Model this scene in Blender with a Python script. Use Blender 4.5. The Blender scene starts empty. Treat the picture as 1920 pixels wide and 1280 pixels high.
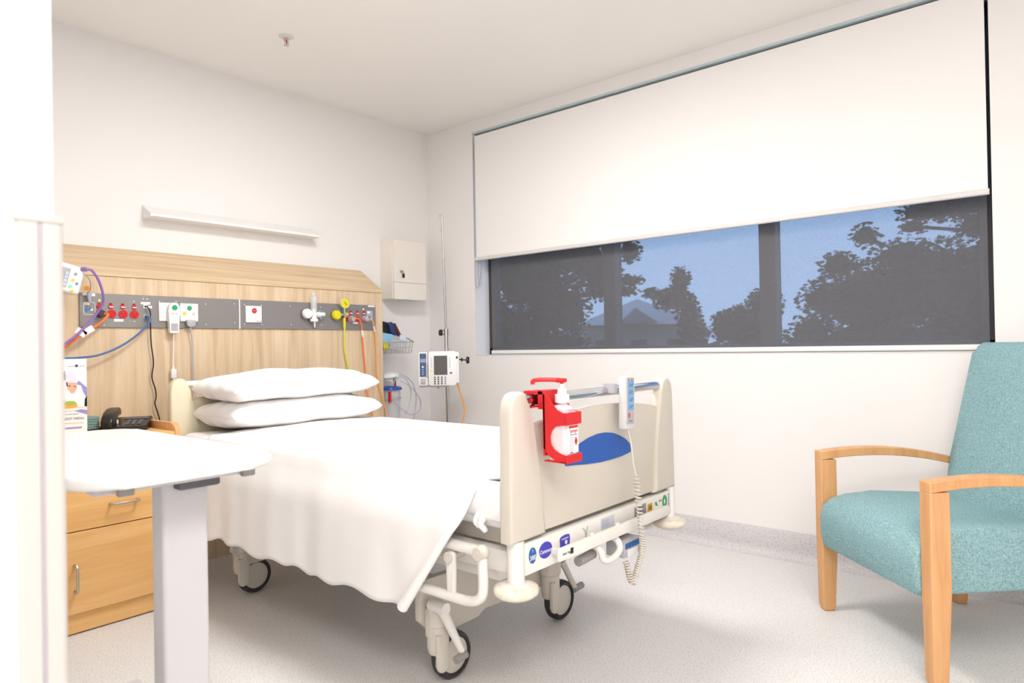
import bpy, bmesh, math, random
from mathutils import Vector, Matrix, noise
S = bpy.context.scene
C = S.collection
rad = math.radians
random.seed(7)

# ------------------------------------------------------------------ camera
yaw, pit, rol = 0.6999, 0.006878, -0.017509
fw = Vector((math.cos(pit)*math.cos(yaw), math.cos(pit)*math.sin(yaw), math.sin(pit)))
rt0 = Vector((math.sin(yaw), -math.cos(yaw), 0)); up0 = rt0.cross(fw)
rt = math.cos(rol)*rt0 + math.sin(rol)*up0
up = math.cos(rol)*up0 - math.sin(rol)*rt0
cam = bpy.data.cameras.new('camera'); camo = bpy.data.objects.new('camera', cam); C.objects.link(camo)
M = Matrix((rt, up, -fw)).transposed().to_4x4(); M.translation = Vector((0, 0, 1.08))
camo.matrix_world = M
cam.sensor_width = 36.0; cam.lens = 36.0*1267.14/1920; cam.clip_start = .05; cam.clip_end = 400
cam.dof.use_dof = True; cam.dof.focus_distance = 2.9; cam.dof.aperture_fstop = 4.0
S.camera = camo

# ------------------------------------------------------------------ world, light, exposure
S.view_settings.view_transform = 'Standard'; S.view_settings.look = 'None'
S.view_settings.gamma = 1.0; S.view_settings.exposure = 0.04; S.view_settings.use_curve_mapping = False
w = bpy.data.worlds.new('world'); S.world = w; w.use_nodes = True
wn = w.node_tree.nodes; wl = w.node_tree.links
bg = wn['Background']
tc = wn.new('ShaderNodeTexCoord'); sp = wn.new('ShaderNodeSeparateXYZ'); cr = wn.new('ShaderNodeValToRGB')
wl.new(tc.outputs['Generated'], sp.inputs[0]); wl.new(sp.outputs['Z'], cr.inputs[0]); wl.new(cr.outputs[0], bg.inputs[0])
cr.color_ramp.elements[0].color = (.58, .86, 1.32, 1); cr.color_ramp.elements[0].position = 0
cr.color_ramp.elements[1].color = (.34, .60, 1.1, 1); cr.color_ramp.elements[1].position = .6
bg.inputs[1].default_value = 1.3
LAMPS = [(1.65, 1.8, 38, .6), (1.0, -.5, 12, .6), (-.4, -.6, 42, 1.0)]  # last lamp is an added soft fill from behind the viewer
def area(x, y, p, s):
    l = bpy.data.lights.new('ceiling_lamp', 'AREA'); l.shape = 'SQUARE'; l.size = s; l.energy = p
    l.color = (1, .996, .995)
    o = bpy.data.objects.new('ceiling_lamp', l); C.objects.link(o); o.location = (x, y, 2.640)
    return o
for L in LAMPS: area(*L)

# ------------------------------------------------------------------ materials
def lin(c): return tuple(((v/255)/12.92 if v/255 <= .04045 else ((v/255+.055)/1.055)**2.4) for v in c)
def mat(name, col, rough=.5, metal=0, srgb=True, bump=0, bscale=200, spec=.5, **kw):
    m = bpy.data.materials.new(name); m.use_nodes = True
    n = m.node_tree.nodes; l = m.node_tree.links; p = n['Principled BSDF']
    c = lin(col) if srgb else col
    p.inputs['Base Color'].default_value = (*c, 1); p.inputs['Roughness'].default_value = rough
    p.inputs['Metallic'].default_value = metal; p.inputs['Specular IOR Level'].default_value = spec
    for k, v in kw.items(): p.inputs[k.replace('_', ' ')].default_value = v
    if bump:
        t = n.new('ShaderNodeTexNoise'); t.inputs['Scale'].default_value = bscale; t.inputs['Detail'].default_value = 3
        tcn = n.new('ShaderNodeTexCoord'); l.new(tcn.outputs['Object'], t.inputs[0])
        b = n.new('ShaderNodeBump'); b.inputs['Strength'].default_value = bump; b.inputs['Distance'].default_value = .002
        l.new(t.outputs[0], b.inputs['Height']); l.new(b.outputs[0], p.inputs['Normal'])
    return m
def noisecol(m, stops, scale=(1, 1, 1), nscale=5, detail=4, dist=0, kind='noise', rough=.5):
    n = m.node_tree.nodes; l = m.node_tree.links; p = n['Principled BSDF']
    t = n.new('ShaderNodeTexNoise'); t.inputs['Scale'].default_value = nscale; t.inputs['Detail'].default_value = detail
    t.inputs['Distortion'].default_value = dist; t.inputs['Roughness'].default_value = rough
    tcn = n.new('ShaderNodeTexCoord'); mp = n.new('ShaderNodeMapping'); mp.inputs['Scale'].default_value = scale
    l.new(tcn.outputs['Object'], mp.inputs[0]); l.new(mp.outputs[0], t.inputs[0])
    r = n.new('ShaderNodeValToRGB'); e = r.color_ramp.elements
    e[0].position = stops[0][0]; e[0].color = (*lin(stops[0][1]), 1)
    e[1].position = stops[-1][0]; e[1].color = (*lin(stops[-1][1]), 1)
    for s in stops[1:-1]:
        x = e.new(s[0]); x.color = (*lin(s[1]), 1)
    l.new(t.outputs[0], r.inputs[0]); l.new(r.outputs[0], p.inputs['Base Color'])
    return m
WALL = mat('wall_paint', (238, 235, 233), .7, bump=.06, bscale=350, spec=.2)
CEIL = mat('ceiling_paint', (245, 242, 238), .8, spec=.1)
FLOOR = noisecol(mat('speckled_vinyl', (215, 212, 210), .42, spec=.35), [(.32, (186, 180, 178)), (.45, (219, 217, 215)), (.6, (225, 223, 221)), (.72, (204, 201, 201))], nscale=170, detail=3)
SKIRT = noisecol(mat('speckled_skirting', (200, 198, 200), .5, spec=.3), [(.32, (172, 167, 170)), (.45, (205, 201, 202)), (.6, (211, 207, 208)), (.72, (190, 187, 190))], nscale=170, detail=3)
def wood(name, a, b, c, scale, ns=3, rough=.45, d=6):
    return noisecol(mat(name, b, rough, spec=.3), [(.3, a), (.5, b), (.7, c)], scale=scale, nscale=ns, detail=d, dist=.4, rough=.65)
OAKV = wood('oak_vertical', (196, 170, 138), (216, 192, 160), (229, 208, 178), (9, 9, .5), ns=2.6)
OAKH = wood('oak_horizontal', (196, 168, 132), (214, 188, 152), (226, 202, 168), (.5, 9, 14), ns=2.6)
BEECHH = wood('beech_horizontal', (216, 164, 100), (228, 178, 114), (236, 190, 130), (.5, 5, 9), ns=2.6)
BEECH = wood('beech_plain', (204, 150, 100), (216, 163, 112), (225, 174, 124), (10, 10, .8), ns=2.5)
PANELM = mat('brushed_steel', (150, 146, 144), .42, .55, bump=.03, bscale=400)
STEEL = mat('stainless_steel', (190, 188, 186), .25, 1)
CHROME = mat('chrome', (205, 206, 212), .08, 1)
SATIN = mat('satin_nickel', (200, 195, 190), .3, 1)
CREAM = mat('cream_plastic', (208, 200, 188), .42, spec=.4, bump=.03, bscale=500)
CREAMH = mat('cream_plastic_warm', (232, 224, 196), .42, spec=.4, bump=.03, bscale=500)
WMET = mat('white_painted_metal', (232, 228, 222), .38)
BMET = mat('bone_painted_metal', (212, 205, 194), .42)
WPL = mat('white_plastic', (240, 238, 236), .35)
GPL = mat('grey_plastic', (178, 176, 182), .4)
MGPL = mat('mid_grey_plastic', (150, 146, 142), .45)
DGPL = mat('dark_grey_plastic', (92, 90, 96), .45)
BLACK = mat('black_plastic', (24, 22, 22), .35)
BLACKM = mat('black_matte', (14, 14, 15), .6)
RUBBER = mat('dark_rubber', (52, 50, 52), .6)
BUMP = noisecol(mat('worn_bumper', (225, 214, 196), .7), [(.35, (222, 208, 188)), (.6, (232, 224, 210))], nscale=60)
RED = mat('red_plastic', (208, 28, 34), .35)
REDD = mat('dark_red_plastic', (150, 22, 28), .4)
BLUE = mat('blue_panel', (38, 86, 170), .4)
ORANGE = mat('orange_cable', (240, 122, 45), .4)
ORANGEB = mat('amber_cable', (243, 160, 60), .4)
YEL = mat('yellow_plastic', (226, 212, 30), .35)
YELT = mat('yellow_tube', (214, 208, 80), .3)
PURP = mat('purple_cable', (140, 110, 180), .4)
BLUEC = mat('blue_cable', (70, 110, 160), .45)
GREEN = mat('green_button', (38, 165, 110), .35)
PINK = mat('pale_pink_button', (228, 200, 198), .4)
LBLUE = mat('pale_blue_key', (110, 165, 215), .4)
LINEN = mat('white_sheet', (247, 246, 245), .85, bump=.12, bscale=260, spec=.15)
PILLOW = mat('white_pillowcase', (246, 244, 243), .85, bump=.10, bscale=120, spec=.15)
BLANKET = mat('white_blanket', (245, 243, 241), .9, bump=.5, bscale=420, spec=.1)
TEAL = noisecol(mat('teal_fabric', (140, 180, 180), .85, spec=.15, bump=.25, bscale=700), [(.33, (112, 150, 156)), (.5, (140, 175, 179)), (.67, (162, 194, 197))], nscale=260, detail=2)
TOP = mat('white_laminate', (232, 231, 230), .3)
GREYP = mat('grey_powder_coat', (206, 204, 206), .45)
PAPER = mat('white_paper', (244, 243, 244), .5)
PLUM = mat('lilac_print', (150, 142, 205), .5)
INK = mat('grey_ink', (120, 118, 124), .6)
BLACKINK = mat('black_ink', (35, 33, 36), .6)
TEALB = mat('teal_card', (128, 162, 158), .6)
SKIN = mat('printed_skin', (226, 178, 152), .6)
FOODG = mat('printed_greens', (160, 190, 70), .6)
FOODO = mat('printed_orange_food', (235, 170, 70), .6)
NAVY = mat('navy_blue', (42, 62, 118), .4)
BSTK = mat('blue_sticker', (28, 96, 160), .4)
VSTK = mat('violet_blue_sticker', (66, 62, 178), .4)
GSTK = mat('green_sticker', (52, 150, 76), .4)
YSTK = mat('amber_sticker', (206, 158, 28), .4)
GRSTK = mat('grey_sticker', (150, 148, 150), .4)
CYAN = mat('cyan_print', (40, 140, 205), .4)
SCREEN = mat('dark_lcd', (82, 80, 78), .3)
LCDB = mat('blue_grey_lcd', (150, 158, 182), .3)
BLUEFACE = mat('blue_fascia', (70, 86, 130), .35)
BLIND = mat('blockout_fabric', (243, 240, 238), .85, spec=.1, bump=.04, bscale=800)
ALUM = mat('white_aluminium', (218, 215, 213), .4)
PALEB = mat('pale_blue_gap_light', (188, 204, 210), .6)
FRAME = mat('dark_window_frame', (70, 64, 66), .5)
VINYL = mat('corner_guard_vinyl', (196, 190, 185), .45)
VINYLL = mat('corner_guard_lilac_seam', (178, 170, 182), .5)
STRAP = mat('pale_blue_cloth', (140, 190, 220), .8)
BURG = mat('burgundy_cloth', (90, 40, 44), .8)
CONCR = mat('pale_render', (150, 146, 140), .9)
ROOF = mat('pale_metal_roof', (244, 248, 252), .5)
LEAF = noisecol(mat('leaf_green', (40, 52, 34), .9, spec=.1), [(.3, (22, 30, 20)), (.7, (46, 58, 38))], nscale=2)
BARK = mat('bark', (44, 36, 30), .9, bump=.5, bscale=30)
GRASS = noisecol(mat('grass', (40, 50, 34), .95), [(.3, (30, 38, 26)), (.7, (52, 62, 42))], nscale=3)
def glassy(name, col, alpha, rough=.08):
    m = bpy.data.materials.new(name); m.use_nodes = True; n = m.node_tree.nodes; l = m.node_tree.links
    p = n['Principled BSDF']; p.inputs['Base Color'].default_value = (*lin(col), 1); p.inputs['Roughness'].default_value = rough
    t = n.new('ShaderNodeBsdfTransparent'); mx = n.new('ShaderNodeMixShader'); mx.inputs[0].default_value = alpha
    l.new(t.outputs[0], mx.inputs[1]); l.new(p.outputs[0], mx.inputs[2]); l.new(mx.outputs[0], n['Material Output'].inputs[0])
    return m
CLEAR = glassy('clear_acrylic', (238, 238, 244), .38)
CLEART = glassy('clear_tubing', (206, 212, 232), .62)
PANE = glassy('window_glass', (60, 70, 80), .06, .02)
GEL = glassy('translucent_bottle', (246, 224, 228), .85, .25)
BLUELID = glassy('blue_translucent_lid', (45, 85, 175), .88)
def meshmat():
    m = bpy.data.materials.new('sunscreen_mesh'); m.use_nodes = True; n = m.node_tree.nodes; l = m.node_tree.links
    p = n['Principled BSDF']; p.inputs['Base Color'].default_value = (.25, .25, .272, 1); p.inputs['Roughness'].default_value = .9
    p.inputs['Specular IOR Level'].default_value = .1
    t = n.new('ShaderNodeBsdfTransparent'); t.inputs[0].default_value = (.96, .98, 1, 1)
    mx = n.new('ShaderNodeMixShader'); nz = n.new('ShaderNodeTexNoise'); nz.inputs['Scale'].default_value = 330; nz.inputs['Detail'].default_value = 1
    tcn = n.new('ShaderNodeTexCoord'); l.new(tcn.outputs['Object'], nz.inputs[0])
    mr = n.new('ShaderNodeMapRange'); mr.inputs[1].default_value = .3; mr.inputs[2].default_value = .7; mr.inputs[3].default_value = .30; mr.inputs[4].default_value = .45
    l.new(nz.outputs[0], mr.inputs[0]); l.new(mr.outputs[0], mx.inputs[0])
    l.new(t.outputs[0], mx.inputs[1]); l.new(p.outputs[0], mx.inputs[2]); l.new(mx.outputs[0], n['Material Output'].inputs[0])
    return m
SUNMESH = meshmat()
def glow(name, col, s):
    m = mat(name, col, .5); p = m.node_tree.nodes['Principled BSDF']
    p.inputs['Emission Color'].default_value = (*lin(col), 1); p.inputs['Emission Strength'].default_value = s; return m
LEDY = glow('lit_neon_indicator', (255, 226, 130), 1.5)
LEDG = glow('lit_green_indicator', (110, 235, 150), .8)
PANELGLOW = glow('lit_diffuser', (255, 248, 240), 6)

# ------------------------------------------------------------------ mesh helpers
OFF = {}
class B:
    """collects shapes in one bmesh"""
    def __init__(s): s.b = bmesh.new()
    def _new(s, r): return [g for g in r['verts']]
    def box(s, x0, x1, y0, y1, z0, z1, m=None, bev=0, seg=2):
        r = bmesh.ops.create_cube(s.b, size=1); v = r['verts']
        for q in v:
            q.co = Vector(((x0+x1)/2+q.co.x*(x1-x0), (y0+y1)/2+q.co.y*(y1-y0), (z0+z1)/2+q.co.z*(z1-z0)))
        if bev:
            es = {e for q in v for e in q.link_edges}
            rr = bmesh.ops.bevel(s.b, geom=list(es), offset=bev, segments=seg, affect='EDGES', profile=.5)
            v = rr['verts']+[q for q in v if q.is_valid]
        if m:
            for q in set(v):
                if q.is_valid: q.co = m @ q.co
        return s
    def cyl(s, a, b, r, r2=None, n=20, caps=True):
        a = Vector(a); b = Vector(b); d = b-a
        mm = Matrix.Translation((a+b)/2) @ d.to_track_quat('Z', 'Y').to_matrix().to_4x4()
        bmesh.ops.create_cone(s.b, cap_ends=caps, segments=n, radius1=r, radius2=r if r2 is None else r2, depth=d.length, matrix=mm)
        return s
    def ball(s, c, r, n=12, sc=(1, 1, 1)):
        bmesh.ops.create_uvsphere(s.b, u_segments=n, v_segments=max(6, n*2//3), radius=r, matrix=Matrix.Translation(c) @ Matrix.Diagonal((*sc, 1)))
        return s
    def tube(s, pts, r, n=8, closed=False, smooth=0, caps=True):
        P = [Vector(p) for p in pts]
        if smooth: P = spline(P, smooth)
        rings = []; prev = None
        for i, p in enumerate(P):
            t = (P[min(i+1, len(P)-1)]-P[max(i-1, 0)]).normalized()
            if prev is None:
                a = Vector((0, 0, 1)) if abs(t.z) < .9 else Vector((1, 0, 0))
                u = t.cross(a).normalized()
            else:
                u = (prev-t*prev.dot(t)).normalized()
            prev = u; v = t.cross(u)
            rr = r(i/(len(P)-1)) if callable(r) else r
            rings.append([s.b.verts.new(p+u*rr*math.cos(2*math.pi*k/n)+v*rr*math.sin(2*math.pi*k/n)) for k in range(n)])
        for i in range(len(rings)-1):
            for k in range(n):
                s.b.faces.new((rings[i][k], rings[i][(k+1) % n], rings[i+1][(k+1) % n], rings[i+1][k]))
        if caps:
            s.b.faces.new(rings[0]); s.b.faces.new(rings[-1][::-1])
        return s
    def prism(s, poly, axis, a, b, bev=0, seg=2):
        """poly: 2D outline; axis 'x': (y,z), 'y': (x,z), 'z': (x,y)"""
        def P(p, t):
            return {'x': (t, p[0], p[1]), 'y': (p[0], t, p[1]), 'z': (p[0], p[1], t)}[axis]
        A = [s.b.verts.new(P(p, a)) for p in poly]; Bv = [s.b.verts.new(P(p, b)) for p in poly]; n = len(poly)
        f = [s.b.faces.new(A), s.b.faces.new(Bv[::-1])]
        for i in range(n): f.append(s.b.faces.new((A[i], Bv[i], Bv[(i+1) % n], A[(i+1) % n])))
        if bev:
            es = set(f[0].edges) | set(f[1].edges)
            bmesh.ops.bevel(s.b, geom=list(es), offset=bev, segments=seg, affect='EDGES', profile=.5)
        return s
    def lathe(s, prof, c=(0, 0, 0), n=24, m=None):
        """prof: (r,z) list, spun round a vertical axis at c; m: optional matrix"""
        rings = []
        for r, z in prof:
            ring = []
            for k in range(n):
                co = Vector((r*math.cos(2*math.pi*k/n), r*math.sin(2*math.pi*k/n), z))
                if m: co = m @ co
                ring.append(s.b.verts.new(Vector(c)+co))
            rings.append(ring)
        for i in range(len(rings)-1):
            for k in range(n): s.b.faces.new((rings[i][k], rings[i][(k+1) % n], rings[i+1][(k+1) % n], rings[i+1][k]))
        if prof[0][0] > 1e-5: s.b.faces.new(rings[0][::-1])
        if prof[-1][0] > 1e-5: s.b.faces.new(rings[-1])
        return s
    def grid(s, fn, nu, nv):
        V = [[s.b.verts.new(fn(i/nu, j/nv)) for j in range(nv+1)] for i in range(nu+1)]
        for i in range(nu):
            for j in range(nv): s.b.faces.new((V[i][j], V[i+1][j], V[i+1][j+1], V[i][j+1]))
        return s
    def xf(s, m):
        bmesh.ops.transform(s.b, matrix=m, verts=s.b.verts); return s
    def obj(s, name, material, parent=None, smooth=35, bev=0, seg=2, sub=0, solid=0, label=None):
        bmesh.ops.remove_doubles(s.b, verts=s.b.verts, dist=1e-6)
        bmesh.ops.recalc_face_normals(s.b, faces=s.b.faces)
        off = OFF.get(parent, Vector((0, 0, 0))) if parent else Vector((0, 0, 0))
        if off.length: bmesh.ops.translate(s.b, vec=-off, verts=s.b.verts)
        me = bpy.data.meshes.new(name); s.b.to_mesh(me); s.b.free()
        me.materials.append(material)
        if smooth:
            for p in me.polygons: p.use_smooth = True
            me.set_sharp_from_angle(angle=rad(smooth))
        o = bpy.data.objects.new(name, me); C.objects.link(o)
        if parent: o.parent = parent; OFF[o] = off
        else: OFF[o] = Vector((0, 0, 0))
        if solid:
            d = o.modifiers.new('solid', 'SOLIDIFY'); d.thickness = solid; d.offset = 0
        if bev:
            d = o.modifiers.new('bevel', 'BEVEL'); d.width = bev; d.segments = seg; d.limit_method = 'ANGLE'; d.angle_limit = rad(40)
        if sub:
            d = o.modifiers.new('sub', 'SUBSURF'); d.levels = sub; d.render_levels = sub
        if label: o['label'] = label
        return o
def spline(P, k):
    out = []
    for i in range(len(P)-1):
        p0 = P[max(i-1, 0)]; p1 = P[i]; p2 = P[i+1]; p3 = P[min(i+2, len(P)-1)]
        for j in range(k):
            t = j/k
            out.append(.5*((2*p1)+(p2-p0)*t+(2*p0-5*p1+4*p2-p3)*t*t+(3*p1-p0-3*p2+p3)*t**3))
    out.append(P[-1]); return out
def thing(name, label, cat, loc=(0, 0, 0), rz=0, group=None, local=False):
    o = bpy.data.objects.new(name, None); C.objects.link(o); o.empty_display_size = .05
    o.location = loc; o.rotation_euler = (0, 0, rz); o['label'] = label; o['category'] = cat
    if group: o['group'] = group
    OFF[o] = Vector((0, 0, 0)) if local else Vector(loc)
    return o
def tag(o, label, cat, group=None, kind=None):
    o['label'] = label; o['category'] = cat
    if group: o['group'] = group
    if kind: o['kind'] = kind
    return o
def struct(o): o['kind'] = 'structure'; return o
def copy_tree(o, parent=None):
    c = o.copy(); C.objects.link(c)
    if parent: c.parent = parent
    OFF[c] = OFF[o]
    for ch in [q for q in list(bpy.data.objects) if q.parent == o]: copy_tree(ch, c)
    return c
def rect(b, x0, x1, z0, z1, y, t=.0012):                         # a thin plate facing -Y
    return b.box(x0, x1, y-t, y, z0, z1)
def text(s, name, material, parent, size, m, italic=0, label=None):
    cu = bpy.data.curves.new('t', 'FONT'); cu.body = s; cu.size = size; cu.align_x = 'CENTER'; cu.align_y = 'CENTER'
    cu.extrude = .0003; cu.shear = italic; cu.resolution_u = 3
    to = bpy.data.objects.new('t', cu); C.objects.link(to)
    dg = bpy.context.evaluated_depsgraph_get(); me = bpy.data.meshes.new_from_object(to.evaluated_get(dg))
    bpy.data.objects.remove(to); bpy.data.curves.remove(cu)
    b = B(); b.b.from_mesh(me); bpy.data.meshes.remove(me); b.xf(m)
    return b.obj(name, material, parent, smooth=0, label=label)
def faceY(x, y, z, roll=0): return Matrix.Translation((x, y, z)) @ Matrix.Rotation(rad(90), 4, 'X') @ Matrix.Rotation(rad(roll), 4, 'Z')   # text that reads from -Y
def arc(cx, cz, r, a0, a1, n=8):
    return [(cx+r*math.cos(rad(a0+(a1-a0)*i/n)), cz+r*math.sin(rad(a0+(a1-a0)*i/n))) for i in range(n+1)]
def rrect(x0, x1, z0, z1, r, n=5):
    return arc(x1-r, z1-r, r, 0, 90, n)+arc(x0+r, z1-r, r, 90, 180, n)+arc(x0+r, z0+r, r, 180, 270, n)+arc(x1-r, z0+r, r, 270, 360, n)

# ================================================================== SETTING
XW, YW, ZC = 3.452, 3.71, 2.66
XL, YB = -1.3, -1.6
W = dict(y0=.274, y1=3.24, z0=1.02, z1=2.578)
struct(B().box(XL-.2, XW+.3, YB-.2, YW+.2, -.12, 0).obj('floor', FLOOR, smooth=0))
struct(B().box(XL-.2, XW+.3, YB-.2, YW+.2, ZC, ZC+.12).obj('ceiling', CEIL, smooth=0))
struct(B().box(XL-.2, XW+.3, YW, YW+.2, 0, ZC).obj('wall_headboard', WALL, smooth=0))
b = B(); X1 = XW+.26
b.box(XW, X1, YB, W['y0'], 0, ZC); b.box(XW, X1, W['y1'], YW, 0, ZC)
b.box(XW, X1, W['y0'], W['y1'], 0, W['z0']); b.box(XW, X1, W['y0'], W['y1'], W['z1'], ZC)
struct(b.obj('wall_window', WALL, smooth=0))
struct(B().box(XL-.2, XL, YB, YW, 0, ZC).obj('wall_far_left', WALL, smooth=0))
struct(B().box(XL, XW, YB-.2, YB, 0, ZC).obj('wall_rear', WALL, smooth=0))
struct(B().box(XL, .255, .90, YW, 0, ZC).obj('wall_left', WALL, smooth=0))
def skirting(name, p0, p1, nrm):
    """coved vinyl skirting along p0-p1, room side normal nrm"""
    prof = [(0, 0), (.05, 0), (.05, .001)]+[(.05-.042*math.sin(rad(a)), .001+.045*(1-math.cos(rad(a)))) for a in (20, 40, 60, 80)]+[(.008, .06), (.006, .136), (.004, .138), (0, .138)]
    bb = B(); v = []
    for p in (p0, p1): v.append([bb.b.verts.new((p[0]+nrm[0]*d, p[1]+nrm[1]*d, z)) for d, z in prof])
    n = len(prof)
    for i in range(n): bb.b.faces.new((v[0][i], v[1][i], v[1][(i+1) % n], v[0][(i+1) % n]))
    bb.b.faces.new(v[0]); bb.b.faces.new(v[1][::-1])
    return struct(bb.obj(name, SKIRT, smooth=50))
skirting('baseboard_window', (XW, YB), (XW, YW), (-1, 0))
skirting('baseboard_headboard', (2.83, YW), (XW, YW), (0, -1))
skirting('baseboard_rear', (XL, YB), (XW, YB), (0, 1))
skirting('baseboard_left', (XL, .90), (.255, .90), (0, -1))

# window frame, mullions and panes, set back in the opening
xf0, xf1 = 3.60, 3.66
b = B()
b.box(xf0, xf1, W['y0'], W['y0']+.06, W['z0'], W['z1']); b.box(xf0, xf1, W['y1']-.06, W['y1'], W['z0'], W['z1'])
b.box(xf0, xf1, W['y0'], W['y1'], W['z0'], W['z0']+.05); b.box(xf0, xf1, W['y0'], W['y1'], W['z1']-.06, W['z1'])
win = struct(b.obj('window_1', FRAME, smooth=0))
for yc in (2.225, 1.255):
    B().box(xf0-.01, xf1, yc-.045, yc+.045, W['z0']+.05, W['z1']-.06).box(xf0-.025, xf0-.01, yc-.045, yc-.012, W['z0']+.05, W['z1']-.06).obj('mullion', FRAME, win, smooth=0)
for a, c in ((W['y0']+.06, 1.21), (1.30, 2.18), (2.27, W['y1']-.06)):
    B().box(xf0+.028, xf0+.034, a, c, W['z0']+.05, W['z1']-.06).obj('pane', PANE, win, smooth=0)
struct(B().box(XW-.002, xf0, W['y0'], W['y1'], W['z0']-.001, W['z0']+.004).obj('trim_sill', ALUM, smooth=0))
struct(B().box(XW-.004, XW+.11, W['y0'], W['y1'], W['z1']-.012, W['z1']).obj('trim_head', PALEB, smooth=0))  # pale blue colour paints in the light from the gap above the blind

# corner guard on the near wall
t = thing('corner_guard', 'cream vinyl corner guard with rounded cap on the near left wall edge', 'corner guard', (.24, .9, 0))
gx0, gx1, gz = .2165, .2635, 1.228
poly = [(gx0, .90), (gx0, .896), (gx0+.004, .892), (.2375, .892), (.2385, .8945), (.2415, .8945), (.2425, .892), (gx1-.006, .892), (gx1-.002, .894), (gx1, .898), (gx1, .945), (.2555, .945), (.2555, .90)]
B().prism(poly, 'z', .002, gz).obj('guard_profile', VINYL, t, smooth=0)
B().box(.2386, .2414, .8935, .8944, .003, gz).obj('seam_strip', VINYLL, t, smooth=0)
B().box(gx0-.001, gx1+.001, .8905, .8995, gz, gz+.008, bev=.003).box(.256, gx1+.001, .8995, .947, gz, gz+.008, bev=.003).obj('end_cap', VINYL, t)

# ceiling lights (recessed panels); the one behind the viewer is an added fill
for i, (x, y, p, s) in enumerate(LAMPS):
    lab = ['square recessed ceiling light above the bed', 'square recessed ceiling light above the floor beyond the foot end', 'square ceiling fill light added behind the viewer'][i]
    t = thing('ceiling_light', lab, 'light', (x, y, ZC), group='recessed ceiling lights')
    h = s/2+.03; bb = B()
    for x0, x1, y0, y1 in ((x-h, x+h, y-h, y-h+.03), (x-h, x+h, y+h-.03, y+h), (x-h, x-h+.03, y-h+.03, y+h-.03), (x+h-.03, x+h, y-h+.03, y+h-.03)): bb.box(x0, x1, y0, y1, ZC-.022, ZC)
    bb.obj('frame', WPL, t, smooth=0)
    B().box(x-s/2, x+s/2, y-s/2, y+s/2, ZC-.015, ZC-.002).obj('diffuser', PANELGLOW, t, smooth=0)

# sprinkler
sx, sy = 1.881, 3.035
t = thing('fire_sprinkler', 'small pendent fire sprinkler in round plate on the ceiling', 'sprinkler', (sx, sy, ZC))
B().lathe([(.0, 0), (.036, 0), (.036, -.003), (.026, -.009), (.012, -.010), (0, -.010)], (sx, sy, ZC)).obj('escutcheon', ALUM, t)
B().cyl((sx, sy, ZC-.008), (sx, sy, ZC-.022), .010).tube([(sx-.009, sy, ZC-.02), (sx-.011, sy, ZC-.032), (sx, sy, ZC-.044)], .0025, 6).tube([(sx+.009, sy, ZC-.02), (sx+.011, sy, ZC-.032), (sx, sy, ZC-.044)], .0025, 6).obj('sprinkler_body', SATIN, t)
B().cyl((sx, sy, ZC-.022), (sx, sy, ZC-.042), .0035).obj('glass_bulb', RED, t)
B().cyl((sx, sy, ZC-.044), (sx, sy, ZC-.047), .013).obj('deflector', SATIN, t)

# ================================================================== BLINDS
t = thing('roller_blind', 'white block-out roller blind half lowered in front of the window', 'blind', (XW+.03, 1.76, 2.56))
xb = XW+.006
B().box(xb, xb+.002, .288, 3.224, 1.70, 2.553).obj('blind_fabric', BLIND, t, smooth=0)
B().prism(rrect(xb-.009, xb+.011, 1.680, 1.706, .008), 'y', .283, 3.229).obj('bottom_rail', ALUM, t)
B().cyl((xb+.035, .29, 2.53), (xb+.035, 3.226, 2.53), .032, n=28).obj('roller_tube', BLIND, t)
B().box(xb, xb+.07, .276, .287, 2.49, 2.565).obj('bracket', BLACK, t, smooth=0)
B().box(xb, xb+.07, 3.228, 3.238, 2.49, 2.565).obj('bracket', ALUM, t, smooth=0)
def beads(pts, name, parent):
    P = spline([Vector(p) for p in pts], 10); bb = B(); bb.tube(P, .0009, 5); acc = 0; last = P[0]
    for p in P[1:]:
        d = (p-last).length; 
        while acc+d >= .009:
            f = (.009-acc)/d; last = last.lerp(p, f); d = (p-last).length; acc = 0
            bmesh.ops.create_icosphere(bb.b, subdivisions=1, radius=.0027, matrix=Matrix.Translation(last))
        acc += d; last = p
    return bb.obj(name, MGPL, parent)
beads([(xb-.004, 3.232, 2.55), (xb-.004, 3.234, 2.2), (xb-.004, 3.234, 1.9), (xb-.004, 3.232, 1.68), (xb-.004, 3.231, 1.55), (xb-.004, 3.226, 1.502), (xb-.003, 3.216, 1.488), (xb, 3.206, 1.504), (xb+.012, 3.197, 1.60), (xb+.02, 3.196, 1.70), (xb+.02, 3.196, 2.2), (xb+.02, 3.214, 2.54)], 'bead_chain', t)
t2 = thing('sunscreen_blind', 'dark grey see-through mesh blind lowered to the sill behind the white blind', 'blind', (3.545, 1.73, 2.5))
B().box(3.545, 3.5465, .300, 3.165, 1.05, 2.50).obj('mesh_fabric', SUNMESH, t2, smooth=0)
B().prism(rrect(3.536, 3.556, 1.026, 1.053, .008), 'y', .296, 3.168).obj('bottom_rail', WPL, t2)
B().cyl((3.565, .30, 2.52), (3.565, 3.165, 2.52), .03, n=24).obj('roller_tube', DGPL, t2)
beads([(xb+.02, 3.227, 1.70), (xb+.02, 3.228, 1.56), (xb+.02, 3.224, 1.522), (xb+.022, 3.217, 1.512), (xb+.026, 3.21, 1.528), (xb+.03, 3.206, 1.70)], 'bead_chain', t2)

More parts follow.
